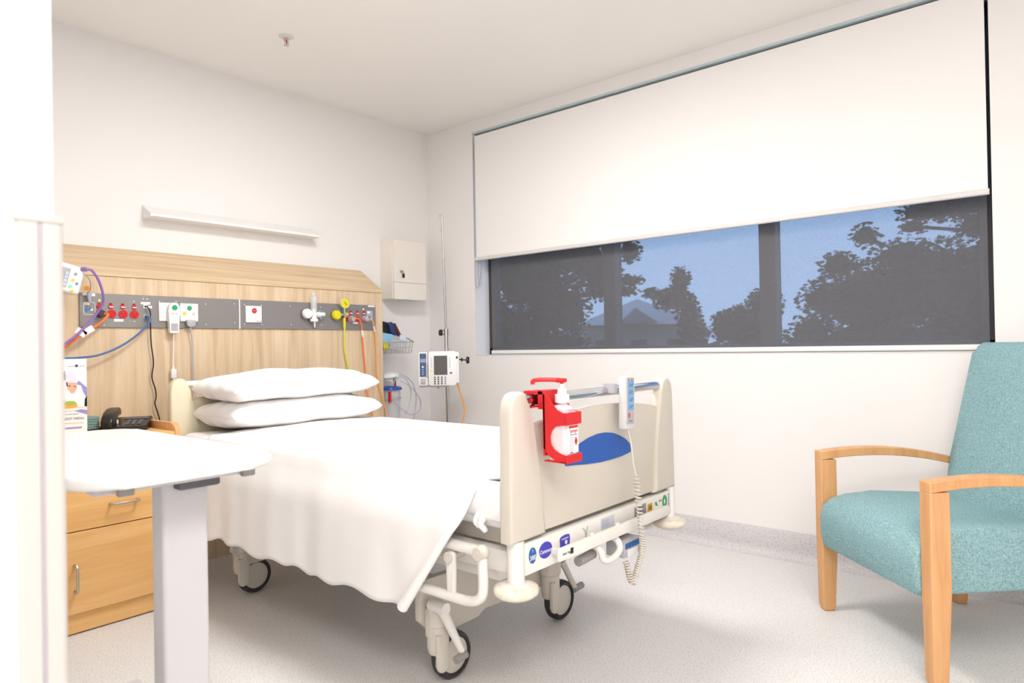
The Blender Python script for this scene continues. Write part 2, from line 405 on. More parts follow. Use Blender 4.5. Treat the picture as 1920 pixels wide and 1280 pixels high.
# ================================================================== BEDHEAD
t = thing('bedhead_panel', 'wide pale oak wall panel behind the bed with a sloping top ledge', 'bedhead', (1.79, 3.6, 0))
BX0, BX1 = .62, 2.826
B().box(BX0, BX1-.055, 3.481, YW-.001, 0, 1.440).obj('panel', OAKV, t, smooth=0)
B().box(BX1-.054, BX1, 3.481, YW-.001, 0, 1.440).obj('end_panel', OAKV, t, smooth=0)
B().prism([(YW-.001, 1.441), (3.476, 1.441), (3.476, 1.456), (YW-.001, 1.607)], 'x', BX0, BX1+.004).obj('sloping_ledge', OAKH, t, smooth=0)

# service panel with its outlets
Yp = 3.4715
t = thing('service_panel', 'long brushed steel medical services strip with sockets across the oak bedhead', 'service panel', (1.92, Yp, 1.2))
B().box(1.082, 1.8405, Yp, 3.481, 1.200, 1.357, bev=.0012, seg=1).obj('left_plate', PANELM, t)
B().box(1.8465, 2.763, Yp, 3.481, 1.200, 1.357, bev=.0012, seg=1).obj('right_plate', PANELM, t)
B().box(1.8405, 1.8465, Yp-.002, 3.481, 1.199, 1.358).obj('joint_strip', WPL, t, smooth=0)
def socket(x, z, r=.0195, on=False, sw=True, xs=None):
    b = B(); b.cyl((x, Yp+.001, z), (x, Yp-.005, z), r, n=28)
    o = b.obj('power_socket', RED, t)
    sb = B()
    for dx, dz, a in ((-.008, .004, -30), (.008, .004, 30), (0, -.009, 0)):
        sb.box(-.0012, .0012, -.0003, 0, -.004, .004, m=Matrix.Translation((x+dx, Yp-.005, z+dz)) @ Matrix.Rotation(rad(a), 4, 'Y'))
    sb.obj('pin_slot', BLACKM, o, smooth=0)
    return o
def switch(x, z, lit=False):
    o = B().cyl((x, Yp+.001, z), (x, Yp-.006, z), .0105, n=24).obj('socket_switch', RED, t)
    B().box(x-.006, x+.006, Yp-.004, Yp, z+.009, z+.017, bev=.001, seg=1).obj('rocker', REDD if not lit else RED, o)
    rect(B(), x-.009, x+.009, z-.003, z+.002, Yp-.006).obj('white_band', WPL if not lit else RED, o, smooth=0)
for x in (1.2135, 1.2635, 1.313): socket(x, 1.263)
socket(1.164, 1.263)
for i, x in enumerate((1.162, 1.211, 1.262, 1.3125)): switch(x, 1.297, lit=(i == 0))
B().cyl((1.163, Yp, 1.325), (1.163, Yp-.003, 1.325), .004, n=12).obj('neon_indicator', LEDY, t)
for x in (2.530, 2.566, 2.623, 2.668): socket(x, 1.265, .0175)
for x in (2.569, 2.619, 2.668): switch(x, 1.302)
B().cyl((2.667, Yp, 1.330), (2.667, Yp-.003, 1.330), .0035, n=12).obj('neon_indicator', LEDY, t)
# data plates, ports, tags, screws
b = B(); 
for x0, x1, z0, z1 in ((1.098, 1.146, 1.258, 1.260), (1.098, 1.146, 1.313, 1.315), (1.098, 1.100, 1.258, 1.315), (1.144, 1.146, 1.258, 1.315)): rect(b, x0, x1, z0, z1, Yp)
o = b.obj('data_outlet', WPL, t, smooth=0)
rect(B(), 1.102, 1.122, 1.302, 1.313, Yp).obj('label_tag', PAPER, o, smooth=0)
B().cyl((1.111, Yp, 1.281), (1.111, Yp-.004, 1.281), .008, n=16).obj('blue_jack', CYAN, o)
B().box(1.125, 1.135, Yp-.004, Yp, 1.276, 1.287).obj('white_jack', WPL, o, smooth=0)
b = B()
o = rect(b, 2.692, 2.738, 1.258, 1.322, Yp).obj('data_outlet', GPL, t, smooth=0)
rect(B(), 2.697, 2.717, 1.305, 1.318, Yp-.0012).obj('label_tag', PAPER, o, smooth=0)
B().cyl((2.712, Yp, 1.280), (2.712, Yp-.004, 1.280), .009, n=16).obj('blue_jack', CYAN, o)
for x, z in ((1.362, 1.303), (1.364, 1.254)):
    o = B().box(x-.008, x+.009, Yp-.004, Yp, z-.009, z+.009).obj('data_port', WPL, t, smooth=0)
    B().box(x-.004, x+.005, Yp-.0045, Yp-.004, z-.004, z+.004).obj('port_opening', BLACKM, o, smooth=0)
for x0, x1, z0, z1 in ((1.094, 1.113, 1.345, 1.357), (1.131, 1.146, 1.343, 1.356), (1.224, 1.265, 1.228, 1.240), (1.343, 1.386, 1.313, 1.325), (1.376, 1.394, 1.296, 1.307), (1.377, 1.391, 1.250, 1.261), (2.586, 2.622, 1.236, 1.247), (2.705, 2.755, 1.346, 1.356)):
    rect(B(), x0, x1, z0, z1, Yp).obj('label_tag', PAPER, t, smooth=0)
for x, z in ((1.312, 1.326), (1.314, 1.23), (1.136, 1.243), (1.124, 1.228), (1.162, 1.212), (1.182, 1.212), (1.354, 1.34), (1.372, 1.34), (1.37, 1.218), (1.43, 1.33), (1.51, 1.333), (1.66, 1.326), (1.661, 1.22), (1.815, 1.333), (1.816, 1.232), (1.872, 1.331), (1.972, 1.331), (1.872, 1.226), (1.972, 1.226), (2.15, 1.333), (2.154, 1.226), (2.352, 1.332), (2.357, 1.226)):
    B().cyl((x, Yp, z), (x, Yp-.001, z), .0028, n=10).obj('screw', WPL, t)
# plain white backing plates and red emergency button
B().box(1.424, 1.517, Yp-.008, Yp, 1.234, 1.325, bev=.002).obj('blank_plate', WPL, t)
o = B().box(1.527, 1.617, Yp-.008, Yp, 1.234, 1.325, bev=.002).obj('call_plate', WPL, t)
B().cyl((1.572, Yp-.008, 1.302), (1.572, Yp-.012, 1.302), .0115).obj('green_button', GREEN, o)
B().cyl((1.548, Yp-.008, 1.274), (1.548, Yp-.011, 1.274), .0075).obj('yellow_button', YEL, o)
B().cyl((1.594, Yp-.008, 1.274), (1.594, Yp-.011, 1.274), .0075).obj('pink_button', PINK, o)
o = B().box(1.876, 1.969, Yp-.008, Yp, 1.234, 1.325, bev=.002).obj('emergency_plate', WPL, t)
B().cyl((1.924, Yp-.008, 1.299), (1.924, Yp-.013, 1.299), .0135).obj('red_button', RED, o)
text('EMERGENCY', 'red_lettering', WPL, o, .0035, faceY(1.924, Yp-.0133, 1.299))
text('NURSE CALL', 'small_print', INK, o, .006, faceY(1.952, Yp-.0083, 1.241))

# call handset on the blank plate, call plug with its lead
t = thing('call_handset', 'white nurse call handset with green button hanging on the steel strip', 'handset', (1.486, Yp-.01, 1.17))
poly = [(1.463, 1.180), (1.468, 1.173), (1.504, 1.173), (1.509, 1.180), (1.511, 1.235), (1.513, 1.290)]+arc(1.488, 1.298, .0275, 0, 180, 12)+[(1.463, 1.290), (1.462, 1.235)]
B().prism(poly, 'y', Yp-.034, Yp-.009, bev=.004).obj('handset_body', WPL, t)
B().cyl((1.488, Yp-.033, 1.300), (1.488, Yp-.037, 1.300), .013).obj('green_button', GREEN, t)
for x in (1.479, 1.497): B().cyl((x, Yp-.033, 1.270), (x, Yp-.036, 1.270), .0055).obj('pink_button', PINK, t)
rect(B(), 1.47, 1.503, 1.185, 1.222, Yp-.0335).obj('keypad_label', GPL, t, smooth=0)
o = B().tube([(1.487, Yp-.02, 1.175), (1.488, Yp-.015, 1.10), (1.486, Yp-.012, 1.02), (1.486, Yp-.012, 1.0)], .0028, 8, smooth=5).obj('cord', WPL, t)
B().box(1.474, 1.500, Yp-.022, Yp-.004, .950, .995, bev=.003).cyl((1.487, Yp-.012, .995), (1.487, Yp-.012, 1.010), .007, .003).cyl((1.489, Yp-.012, .952), (1.491, Yp-.012, .928), .008, .005).obj('inline_connector', WPL, o)
B().tube([(1.491, Yp-.012, .93), (1.492, Yp-.012, .85), (1.492, 3.40, .70), (1.49, 3.38, .5), (1.49, 3.42, .30)], .0035, 8, smooth=5).obj('cord', WPL, t)
t = thing('call_plug', 'white plug and grey lead hanging from the call plate with yellow button', 'plug', (1.57, Yp-.01, 1.21))
B().prism([(1.552, 1.240), (1.552, 1.222), (1.556, 1.211), (1.566, 1.205), (1.582, 1.205), (1.592, 1.211), (1.596, 1.222), (1.596, 1.240)], 'y', Yp-.026, Yp-.009, bev=.003).obj('plug_body', GPL, t)
B().tube([(1.573, Yp-.017, 1.206), (1.574, Yp-.015, 1.18), (1.583, Yp-.012, 1.13), (1.585, Yp-.012, 1.0), (1.588, Yp-.014, .90), (1.588, 3.40, .75), (1.586, 3.36, .55), (1.58, 3.40, .32)], .0038, 8, smooth=6).obj('cord', GPL, t)

# oxygen flowmeter
ox, oz = 2.290, 1.288
t = thing('oxygen_flowmeter', 'clear oxygen flowmeter with upright tube and white knob on the steel strip', 'flowmeter', (ox, Yp, oz))
ax = Matrix.Rotation(rad(90), 4, 'X')
B().lathe([(0, .012), (.024, .012), (.029, .016), (.030, .030), (.026, .038), (0, .038)], (2.245, Yp, 1.290), m=ax).obj('control_knob', WPL, t)
B().cyl((2.245, Yp-.025, 1.288), (2.36, Yp-.025, 1.288), .012).cyl((ox, Yp-.025, 1.262), (ox, Yp-.025, 1.318), .015).cyl((2.31, Yp-.025, 1.286), (2.335, Yp-.025, 1.286), .016).obj('flowmeter_body', WPL, t)
B().lathe([(0, 0), (.019, 0), (.019, .085), (.012, .092), (.012, .108), (0, .110)], (ox, Yp-.025, 1.308)).obj('flow_tube', CLEAR, t)
B().cyl((ox, Yp-.025, 1.31), (ox, Yp-.025, 1.39), .007).obj('inner_tube', CLEAR, t)
o = B().lathe([(.031, 0), (.031, .012), (.026, .018), (.019, .018), (.019, 0)], (2.347, Yp, 1.288), m=ax, n=32).obj('wall_outlet', CHROME, t)
B().cyl((2.347, Yp, 1.288), (2.347, Yp-.010, 1.288), .0195).obj('outlet_face', WPL, o)
B().cyl((2.349, Yp-.008, 1.284), (2.349, Yp-.03, 1.284), .010).obj('brass_inlet', mat('brass', (196, 150, 70), .35, 1), o)
B().cyl((ox, Yp-.025, 1.262), (ox, Yp-.025, 1.245), .024, n=24).lathe([(.008, 0), (.008, -.012), (.0065, -.014), (.004, -.036), (0, -.036)], (ox+.004, Yp-.025, 1.246), n=14).obj('hose_nipple', WPL, t)

# suction regulator
t = thing('suction_regulator', 'yellow suction regulator with round dial gauge on the steel strip', 'regulator', (2.50, Yp, 1.29))
B().lathe([(0, .006), (.028, .006), (.031, .012), (.031, .024), (.024, .034), (0, .034)], (2.452, Yp, 1.287), m=ax, n=10).obj('yellow_knob', YEL, t)
B().cyl((2.47, Yp-.02, 1.289), (2.53, Yp-.02, 1.289), .007).cyl((2.512, Yp-.02, 1.27), (2.508, Yp-.02, 1.335), .006).box(2.496, 2.528, Yp-.035, Yp, 1.277, 1.302, bev=.003).obj('regulator_body', SATIN, t)
B().cyl((2.516, Yp-.034, 1.294), (2.516, Yp-.040, 1.294), .008).obj('yellow_button', YEL, t)
o = B().lathe([(0, 0), (.030, 0), (.034, .006), (.034, .024), (.031, .026), (.031, .022), (0, .022)], (2.508, Yp-.008, 1.361), m=ax, n=32).obj('gauge_case', CLEAR, t)
o2 = B().cyl((2.508, Yp-.026, 1.361), (2.508, Yp-.0312, 1.361), .030, n=32).obj('gauge_dial', YEL, o)
B().box(-.0012, .0012, -.001, 0, -.018, .010, m=Matrix.Translation((2.508, Yp-.0313, 1.361)) @ Matrix.Rotation(rad(-40), 4, 'Y')).obj('needle', BLACKM, o2, smooth=0)
B().lathe([(.007, 0), (.0085, -.004), (.0085, -.05), (.006, -.06)], (2.507, Yp-.020, 1.270)).obj('hose_connector', YEL, t)
tag(B().tube([(2.507, Yp-.020, 1.214), (2.507, Yp-.02, 1.19), (2.506, Yp-.018, 1.12), (2.512, Yp-.016, 1.06), (2.54, Yp-.016, .93), (2.56, Yp-.02, .80), (2.56, 3.40, .60), (2.56, 3.38, .4)], .0062, 10, smooth=6).obj('suction_hose', YELT), 'translucent yellow hose hanging from the suction regulator', 'hose')
# plugs and cables on the strip
def plug(x, z, m=CLEAR):
    return B().lathe([(0, 0), (.0195, 0), (.0195, .016), (.014, .03), (0, .031)], (x, Yp-.005, z), m=ax, n=20)
t = thing('orange_power_cable', 'orange power cable with white collar hanging right of the yellow hose', 'cable', (2.566, Yp-.02, 1.265))
plug(2.566, 1.265).obj('plug', CLEAR, t)
B().tube([(2.576, Yp-.032, 1.265), (2.598, Yp-.040, 1.267), (2.618, Yp-.036, 1.245), (2.632, Yp-.028, 1.20), (2.640, Yp-.022, 1.14), (2.650, Yp-.018, 1.05), (2.660, Yp-.018, .95), (2.658, Yp-.018, .86), (2.66, 3.40, .7), (2.66, 3.36, .45)], .0050, 10, smooth=6).obj('cord', ORANGE, t)
B().tube([(2.634, Yp-.027, 1.195), (2.641, Yp-.022, 1.15)], .0065, 10).obj('white_collar', WPL, t)
t = thing('amber_power_cable', 'amber power cable hanging at the right end of the oak bedhead', 'cable', (2.668, Yp-.02, 1.268))
plug(2.668, 1.268).obj('plug', CLEAR, t)
B().tube([(2.680, Yp-.032, 1.268), (2.705, Yp-.040, 1.258), (2.718, Yp-.036, 1.23), (2.735, Yp-.024, 1.195), (2.746, Yp-.018, 1.12), (2.752, Yp-.016, 1.02), (2.752, Yp-.016, .92), (2.772, Yp-.016, .83), (2.80, Yp-.03, .72), (2.82, 3.40, .45), (2.86, 3.36, .10)], .0045, 10, smooth=6).obj('cord', ORANGEB, t)
B().tube([(2.722, Yp-.033, 1.221), (2.737, Yp-.023, 1.19)], .0058, 10).obj('white_collar', WPL, t)
t = thing('tagged_orange_cable', 'orange power cable with purple plug and white tag at the left end of the strip', 'cable', (1.164, Yp-.02, 1.263))
plug(1.164, 1.263).obj('plug', glassy('smoky_purple_plug', (86, 66, 92), .9, .2), t)
B().tube([(1.172, Yp-.034, 1.262), (1.183, Yp-.046, 1.258), (1.160, Yp-.05, 1.228), (1.125, Yp-.05, 1.20), (1.085, Yp-.05, 1.175), (1.04, Yp-.06, 1.14), (.98, Yp-.08, 1.09), (.90, Yp-.1, 1.05)], .0058, 10, smooth=6).obj('cord', ORANGE, t)
B().box(-.022, .022, -.0006, .0006, -.014, .014, m=Matrix.Translation((1.068, Yp-.060, 1.175)) @ Matrix.Rotation(rad(35), 4, 'Y')).box(-.022, .022, -.0006, .0006, -.014, .014, m=Matrix.Translation((1.098, Yp-.060, 1.185)) @ Matrix.Rotation(rad(-30), 4, 'Y')).obj('paper_tag', PAPER, t, smooth=0)
tag(B().cyl((1.364, Yp-.004, 1.254), (1.368, Yp-.022, 1.252), .008).tube([(1.368, Yp-.02, 1.252), (1.376, Yp-.03, 1.245), (1.372, Yp-.034, 1.232), (1.352, Yp-.034, 1.205), (1.30, Yp-.036, 1.155), (1.23, Yp-.04, 1.108), (1.14, Yp-.05, 1.072), (1.05, Yp-.07, 1.062), (.95, Yp-.1, 1.062), (.85, Yp-.1, 1.07)], .0048, 10, smooth=6).obj('blue_data_cable', BLUEC), 'blue data cable sagging left from the lower data port on the strip', 'cable')
tag(B().tube([(1.363, Yp-.004, 1.303), (1.368, Yp-.018, 1.299), (1.378, Yp-.022, 1.27), (1.381, Yp-.014, 1.20), (1.384, Yp-.012, 1.12), (1.394, Yp-.010, 1.03), (1.386, Yp-.010, .96), (1.401, Yp-.010, .90), (1.403, Yp-.012, .86), (1.397, Yp-.012, .83), (1.412, Yp-.012, .775), (1.42, Yp-.02, .70), (1.42, 3.42, .4)], .0030, 8, smooth=6).obj('black_phone_cable', BLACK), 'thin black cable running down the oak panel beside the bedside cabinet', 'cable')

# wall light above the bed
t = thing('bed_light', 'long white wedge-shaped wall light above the oak bedhead', 'light', (1.945, YW, 1.79))
B().prism([(YW, 1.842), (3.622, 1.792), (3.612, 1.790), (3.611, 1.778), (3.622, 1.776), (YW, 1.776)], 'x', 1.458, 2.44).obj('light_body', WPL, t, smooth=0)
B().prism([(YW, 1.845), (3.620, 1.797), (3.607, 1.793), (3.606, 1.774), (YW, 1.774)], 'x', 1.449, 1.458).obj('end_cap', WPL, t, smooth=0)
B().prism([(YW, 1.845), (3.620, 1.797), (3.607, 1.793), (3.606, 1.774), (YW, 1.774)], 'x', 2.44, 2.449).obj('end_cap', WPL, t, smooth=0)

# wall cupboard
t = thing('wall_cupboard', 'small cream lockable wall cupboard with key, in the corner', 'cupboard', (3.15, YW, 1.41))
cx0, cx1, cy, cz0, cz1 = 2.998, 3.297, 3.565, 1.415, 1.822
CUP = mat('cupboard_laminate', (236, 229, 220), .5)
B().box(cx0, cx1, cy+.018, YW, cz0+.004, cz1).obj('cabinet_body', CUP, t, smooth=0)
o = B().box(cx0+.006, cx1, cy, cy+.017, 1.532, cz1, bev=.001, seg=1).obj('door', CUP, t)
B().cyl((3.062, cy+.001, 1.607), (3.062, cy-.006, 1.607), .011).obj('lock', SATIN, o)
B().box(3.050, 3.075, cy-.016, cy-.006, 1.604, 1.610).tube([(3.073+.009*math.cos(a*.6), cy-.012, 1.594+.009*math.sin(a*.6)) for a in range(11)], .0014, 6).obj('key', SATIN, o)
B().box(3.064, 3.084, cy-.016, cy-.010, 1.562, 1.592, bev=.003).obj('key_fob', BLACK, o)
B().box(cx0+.006, cx1, cy, cy+.017, cz0, 1.530, bev=.001, seg=1).obj('lower_flap', CUP, t)

# ================================================================== MONITOR at far left, on a rail clamp
t = thing('bedside_monitor', 'white bedside monitor with purple screen cut off by the near wall', 'monitor', (.95, 3.36, 1.36))
mm = Matrix.Translation((.945, 3.345, 1.418)) @ Matrix.Rotation(rad(14), 4, 'Y') @ Matrix.Rotation(rad(8), 4, 'Z')
B().box(-.13, .105, -.035, .045, -.062, .062, m=mm, bev=.014, seg=3).obj('monitor_case', WPL, t)
B().box(-.09, .045, -.0375, -.035, -.042, .040, m=mm).obj('screen', GPL, t, smooth=0)
B().box(-.085, .022, -.039, -.0375, -.037, .025, m=mm).obj('display', mat('lilac_display', (176, 164, 206), .3), t, smooth=0)
b = B()
for k in range(4): b.box(.028, .041, -.039, -.0375, -.037+.016*k, -.024+.016*k, m=mm)
b.obj('soft_keys', mat('pale_grey_keys', (200, 206, 218), .4), t, smooth=0)
for x, z, m_ in ((.068, .025, LCDB), (.064, -.004, YEL), (.082, -.014, LBLUE), (.072, -.052, YEL)): B().cyl(mm @ Vector((x, -.034, z)), mm @ Vector((x, -.039, z)), .006, n=14).obj('button', m_, t)
B().cyl(mm @ Vector((.060, -.034, -.034)), mm @ Vector((.060, -.039, -.034)), .0075, n=14).obj('lit_button', LEDG, t)
B().box(.90, .96, 3.39, 3.481, 1.39, 1.45).obj('wall_bracket', GPL, t, smooth=0)
tag(B().tube([(1.046, 3.325, 1.448), (1.07, 3.31, 1.447), (1.085, 3.31, 1.440), (1.112, 3.32, 1.40), (1.135, 3.34, 1.34), (1.138, 3.36, 1.30), (1.115, 3.38, 1.25), (1.075, 3.38, 1.20), (1.03, 3.37, 1.155), (.975, 3.36, 1.115), (.90, 3.36, 1.08)], lambda f: .0095 if f < .08 else .0055, 10, smooth=6).obj('purple_cable', PURP), 'purple cable looping down from the bedside monitor at far left', 'cable')
t = thing('sensor_cable', 'thin grey cable with orange tag plugged in at the left end of the strip', 'cable', (1.12, Yp-.02, 1.3))
B().tube([(1.035, 3.335, 1.425), (1.06, 3.33, 1.425), (1.085, 3.35, 1.405), (1.105, 3.40, 1.375), (1.112, Yp-.02, 1.355)], .0022, 8, smooth=6).tube([(1.118, Yp-.02, 1.31), (1.122, Yp-.015, 1.30), (1.129, Yp-.004, 1.284)], .0022, 8, smooth=4).obj('cord', GPL, t)
B().tube([(1.112, Yp-.022, 1.36), (1.118, Yp-.022, 1.31)], lambda f: .0085 if f < .6 else .006, 10, smooth=4).obj('connector', GPL, t)
B().lathe([(0, 0), (.011, .001), (.011, .005), (0, .006)], (1.102, Yp-.03, 1.376), m=ax).obj('orange_tag', mat('orange_tag', (222, 132, 20), .4), t)

# ================================================================== BEDSIDE CABINET
t = thing('bedside_cabinet', 'beech bedside cabinet with drawer and door behind the overbed table', 'cabinet', (1.06, 3.22, 0))
kx0, kx1, ky0, ky1 = .80, 1.300, 2.965, 3.470
b = B(); b.box(kx0, kx1-.024, ky0+.019, ky1, .045, .724); b.box(kx0+.01, kx1-.03, ky0+.035, ky1, .003, .045)
b.obj('carcass', BEECHH, t, smooth=0)
B().prism([(ky0-.004, .004), (ky1, .004), (ky1, .776), (ky0+.045, .776), (ky0+.02, .772), (ky0+.002, .758), (ky0-.004, .745)], 'x', kx1-.023, kx1, bev=.003).obj('side_panel', BEECH, t)
B().prism([(ky0-.004, .004), (ky1, .004), (ky1, .776), (ky0+.045, .776), (ky0+.02, .772), (ky0+.002, .758), (ky0-.004, .745)], 'x', kx0-.023, kx0, bev=.003).obj('side_panel', BEECH, t)
B().box(kx0, kx1-.0235, ky0-.002, ky1, .725, .743, bev=.002).obj('top', BEECHH, t)
B().box(kx0, kx1-.0235, ky1-.016, ky1, .7435, .776, bev=.003).obj('back_gallery', BEECHH, t)
o = B().box(kx0+.002, kx1-.026, ky0, ky0+.018, .577, .722, bev=.0015, seg=1).obj('drawer', BEECHH, t)
o2 = B().box(kx0+.002, kx1-.026, ky0, ky0+.018, .398, .573, bev=.0015, seg=1).obj('drawer', BEECHH, t)
o3 = B().box(kx0+.002, kx1-.026, ky0, ky0+.018, .082, .394, bev=.0015, seg=1).obj('door', BEECHH, t)
B().box(kx0+.002, kx1-.026, ky0+.012, ky0+.030, .006, .080).obj('plinth', BEECHH, t, smooth=0)
B().tube([(1.022, ky0+.002, .483), (1.022, ky0-.026, .483), (1.027, ky0-.031, .483), (1.116, ky0-.031, .483), (1.121, ky0-.026, .483), (1.121, ky0+.002, .483)], .005, 10).obj('handle', SATIN, o2)
B().tube([(.896, ky0+.002, .270), (.896, ky0-.026, .270), (.896, ky0-.031, .265), (.896, ky0-.031, .175), (.896, ky0-.026, .170), (.896, ky0+.002, .170)], .005, 10).obj('handle', SATIN, o3)

# telephone
t = thing('desk_phone', 'black corded desk telephone on the bedside cabinet', 'telephone', (1.185, 3.23, .7445), rz=rad(-30), local=True); t.scale = (.9, .9, .9)
b = B(); b.prism([(-.10, 0), (.10, 0), (.10, .048), (.085, .052), (-.10, .022)], 'x', -.10, .10, bev=.004)
b.obj('base', BLACK, t)
sl = math.atan2(.030, .185)
tm = Matrix.Translation((0, -.0075, .0375)) @ Matrix.Rotation(sl, 4, 'X')
for i in range(3):
    for j in range(4):
        x = .012+.026*i; y = -.055+.022*j
        B().box(x-.009, x+.009, y-.007, y+.007, -.001, .004, m=tm, bev=.0015, seg=1).obj('key', DGPL, t)
B().box(-.02, .09, .045, .075, -.001, .002, m=tm).obj('memory_strip', DGPL, t, smooth=0)
P = [(-.064, -.105, .048), (-.064, -.085, .066), (-.064, -.04, .080), (-.064, .03, .092), (-.064, .075, .092), (-.064, .098, .078)]
b = B(); 
pr_ = [(-.112, .020), (-.112, .045), (-.095, .068), (-.04, .086), (.04, .100), (.085, .102), (.104, .090), (.106, .062), (.06, .066), (.055, .078), (-.055, .056), (-.062, .040), (-.066, .024)]
b.prism(pr_, 'x', -.092, -.040, bev=.010, seg=3); b.obj('receiver', BLACK, t)
B().box(-.036, -.030, -.04, -.03, .03, .05).obj('hook_clip', WPL, t, smooth=0)
pts = [Vector((-.066, -.112, .030)), Vector((-.072, -.145, .010)), Vector((-.11, -.155, .008)), Vector((-.16, -.12, .008)), Vector((-.21, -.10, .008)), Vector((-.27, -.10, .008)), Vector((-.20, -.075, .008)), Vector((-.12, -.06, .008)), Vector((-.10, -.04, .010))]
Q = spline(pts, 24); H_ = []
for i, p in enumerate(Q):
    tt = (Q[min(i+1, len(Q)-1)]-Q[max(i-1, 0)]).normalized(); u = tt.cross(Vector((0, 0, 1))).normalized(); v = u.cross(tt)
    for k in range(4):
        a = (i*4+k)/4*math.pi*.5*1.0; q = p.lerp(Q[min(i+1, len(Q)-1)], k/4)
        H_.append(q+u*.0055*math.cos(a)+v*.0055*math.sin(a)+Vector((0, 0, .001)))
B().tube(H_, .0018, 5).obj('coiled_cord', BLACK, t)

# menu card, teal booklets
t = thing('menu_card', 'upright white and lilac patient menu card on the bedside cabinet', 'menu', (.940, 3.12, .7445), rz=rad(-12), local=True)
hm, wm = .315, .105
B().box(-wm/2-.01, wm/2, 0, .003, 0, hm).box(-wm/2, wm/2, .003, .06, 0, .003).obj('card', PAPER, t, smooth=0)
def flat(pts, name, m_, y=-.0006, parent=None):
    return B().prism([(p[0]*.724+(.004 if abs(p[0]) < .05 else 0), p[1]) for p in pts], 'y', y-.0006, y).obj(name, m_, parent or t, smooth=0)
flat([(-.020, .262), (-.02, .262), (.0725, .198), (.0725, .158)], 'lilac_wedge', PLUM)
flat([(-.045, .120), (.0725, .106), (.0725, .088)], 'lilac_wedge', PLUM)
flat([(-.07, .222), (-.07, .252), (-.035, .268), (-.035, .232)], 'dark_window_print', DGPL)
flat([(-.065, .165), (-.05, .215), (-.02, .225), (.04, .205), (.06, .165), (.065, .12), (-.07, .12)], 'white_jacket_print', PAPER, -.0012)
flat([(-.032, .255), (-.012, .268), (.005, .255), (.028, .226), (.022, .218), (-.03, .222)], 'white_hat_print', mat('print_hat', (226, 224, 240), .6), -.0018)
flat([(-.028, .222), (.022, .218), (.020, .195), (.006, .176), (-.01, .178), (-.024, .195)], 'face_print', SKIN, -.0018)
flat([(-.030, .222), (-.026, .222), (-.022, .204), (-.028, .206)], 'hair_print', BARK, -.0024)
flat([(-.020, .207), (-.010, .209), (-.010, .206), (-.020, .204)], 'eye_print', BARK, -.0024)
flat([(.004, .206), (.014, .204), (.014, .201), (.004, .203)], 'eye_print', BARK, -.0024)
flat([(-.070, .175), (-.06, .172), (-.035, .148), (-.045, .142), (-.07, .158)], 'hand_print', SKIN, -.0018)
flat([(-.06, .122), (-.055, .135), (-.03, .142), (.0, .140), (.02, .132), (.022, .122), (-.02, .116)], 'food_print', FOODO, -.0018)
flat([(-.05, .132), (-.03, .146), (.005, .145), (.02, .135), (-.01, .130)], 'greens_print', FOODG, -.0024)
flat([(-.07, .112), (-.06, .104), (.02, .106), (.07, .116), (.02, .118), (-.05, .116)], 'plate_print', mat('print_plate', (232, 228, 220), .6), -.0012)
flat([(.062, .150), (.0725, .165), (.0725, .120), (.060, .122)], 'foliage_print', LEAF, -.0018)
text('PATIENT MENU', 'title_print', INK, t, .0135, Matrix.Translation((-.004, -.0012, .074)) @ Matrix.Rotation(rad(90), 4, 'X'))
text('our fresh seasonal', 'script_print', INK, t, .0065, Matrix.Translation((.0, -.0012, .093)) @ Matrix.Rotation(rad(90), 4, 'X'), italic=.3)
rect(B(), -.040, .034, .034, .040, -.0006, .0006).obj('lilac_line', PLUM, t, smooth=0)
rect(B(), -.040, .040, .055, .0565, -.0006, .0006).obj('gold_line', FOODO, t, smooth=0)
B().cyl((.018, -.0004, .287), (.018, -.0014, .287), .006, n=8).obj('crest_print', mat('plum_print', (84, 72, 120), .5), t)
rect(B(), -.01, .010, .284, .2865, -.0006, .0006).obj('crest_text', GPL, t, smooth=0)
rect(B(), .027, .046, .284, .2865, -.0006, .0006).obj('crest_text', GPL, t, smooth=0)
t = thing('booklet_stack', 'small teal box of cards behind the menu card', 'cards', (1.035, 3.30, .7445), rz=rad(-8), local=True)
b = B()
for k in range(6): b.box(-.06, .055+.001*(k % 2), -.04, .04, .0105*k, .0105*k+.009)
b.obj('cards', TEALB, t, smooth=0)

# ================================================================== OVERBED TABLE
t = thing('overbed_table', 'white overbed table on a grey column in the left foreground', 'table', (.62, 1.45, 0))
B().prism(rrect(.428, .838, 1.385, 2.28, .075, 8), 'z', .822, .848, bev=.010, seg=4).obj('tabletop', TOP, t, smooth=40)
b = B().box(.48, .785, 1.47, 1.52, .800, .8215)
b.obj('cross_rail', GREYP, t, smooth=0, bev=.003); B().box(.46, .81, 2.14, 2.18, .798, .8215).obj('cross_rail', GREYP, t, smooth=0)
for x in (.530, .787):
    o = B().box(x-.014, x+.014, 1.462, 2.2, .798, .8215, bev=.003).obj('runner_rail', GREYP, t)
    B().box(x-.015, x+.015, 1.448, 1.463, .796, .8215, bev=.003).obj('end_plug', MGPL, o)
B().prism(rrect(.627, .727, 1.520, 1.582, .010), 'z', .08, .796).obj('column', GREYP, t)
B().box(.650, .742, 1.49, 1.60, .780, .8215, bev=.006).obj('column_bracket', DGPL, t)
b = B().box(.43, .86, 1.51, 1.57, .052, .085, bev=.006)
for x in (.45, .838): b.box(x-.022, x+.022, 1.42, 2.28, .045, .062, bev=.007)
b.obj('base_frame', GREYP, t)
for x in (.45, .838):
    for y in (1.46, 2.22):
        o = B().cyl((x, y, .03), (x, y, .046), .014).obj('castor', GPL, t)
        B().cyl((x-.010, y, .022), (x+.010, y, .022), .022).obj('wheel', DGPL, o)

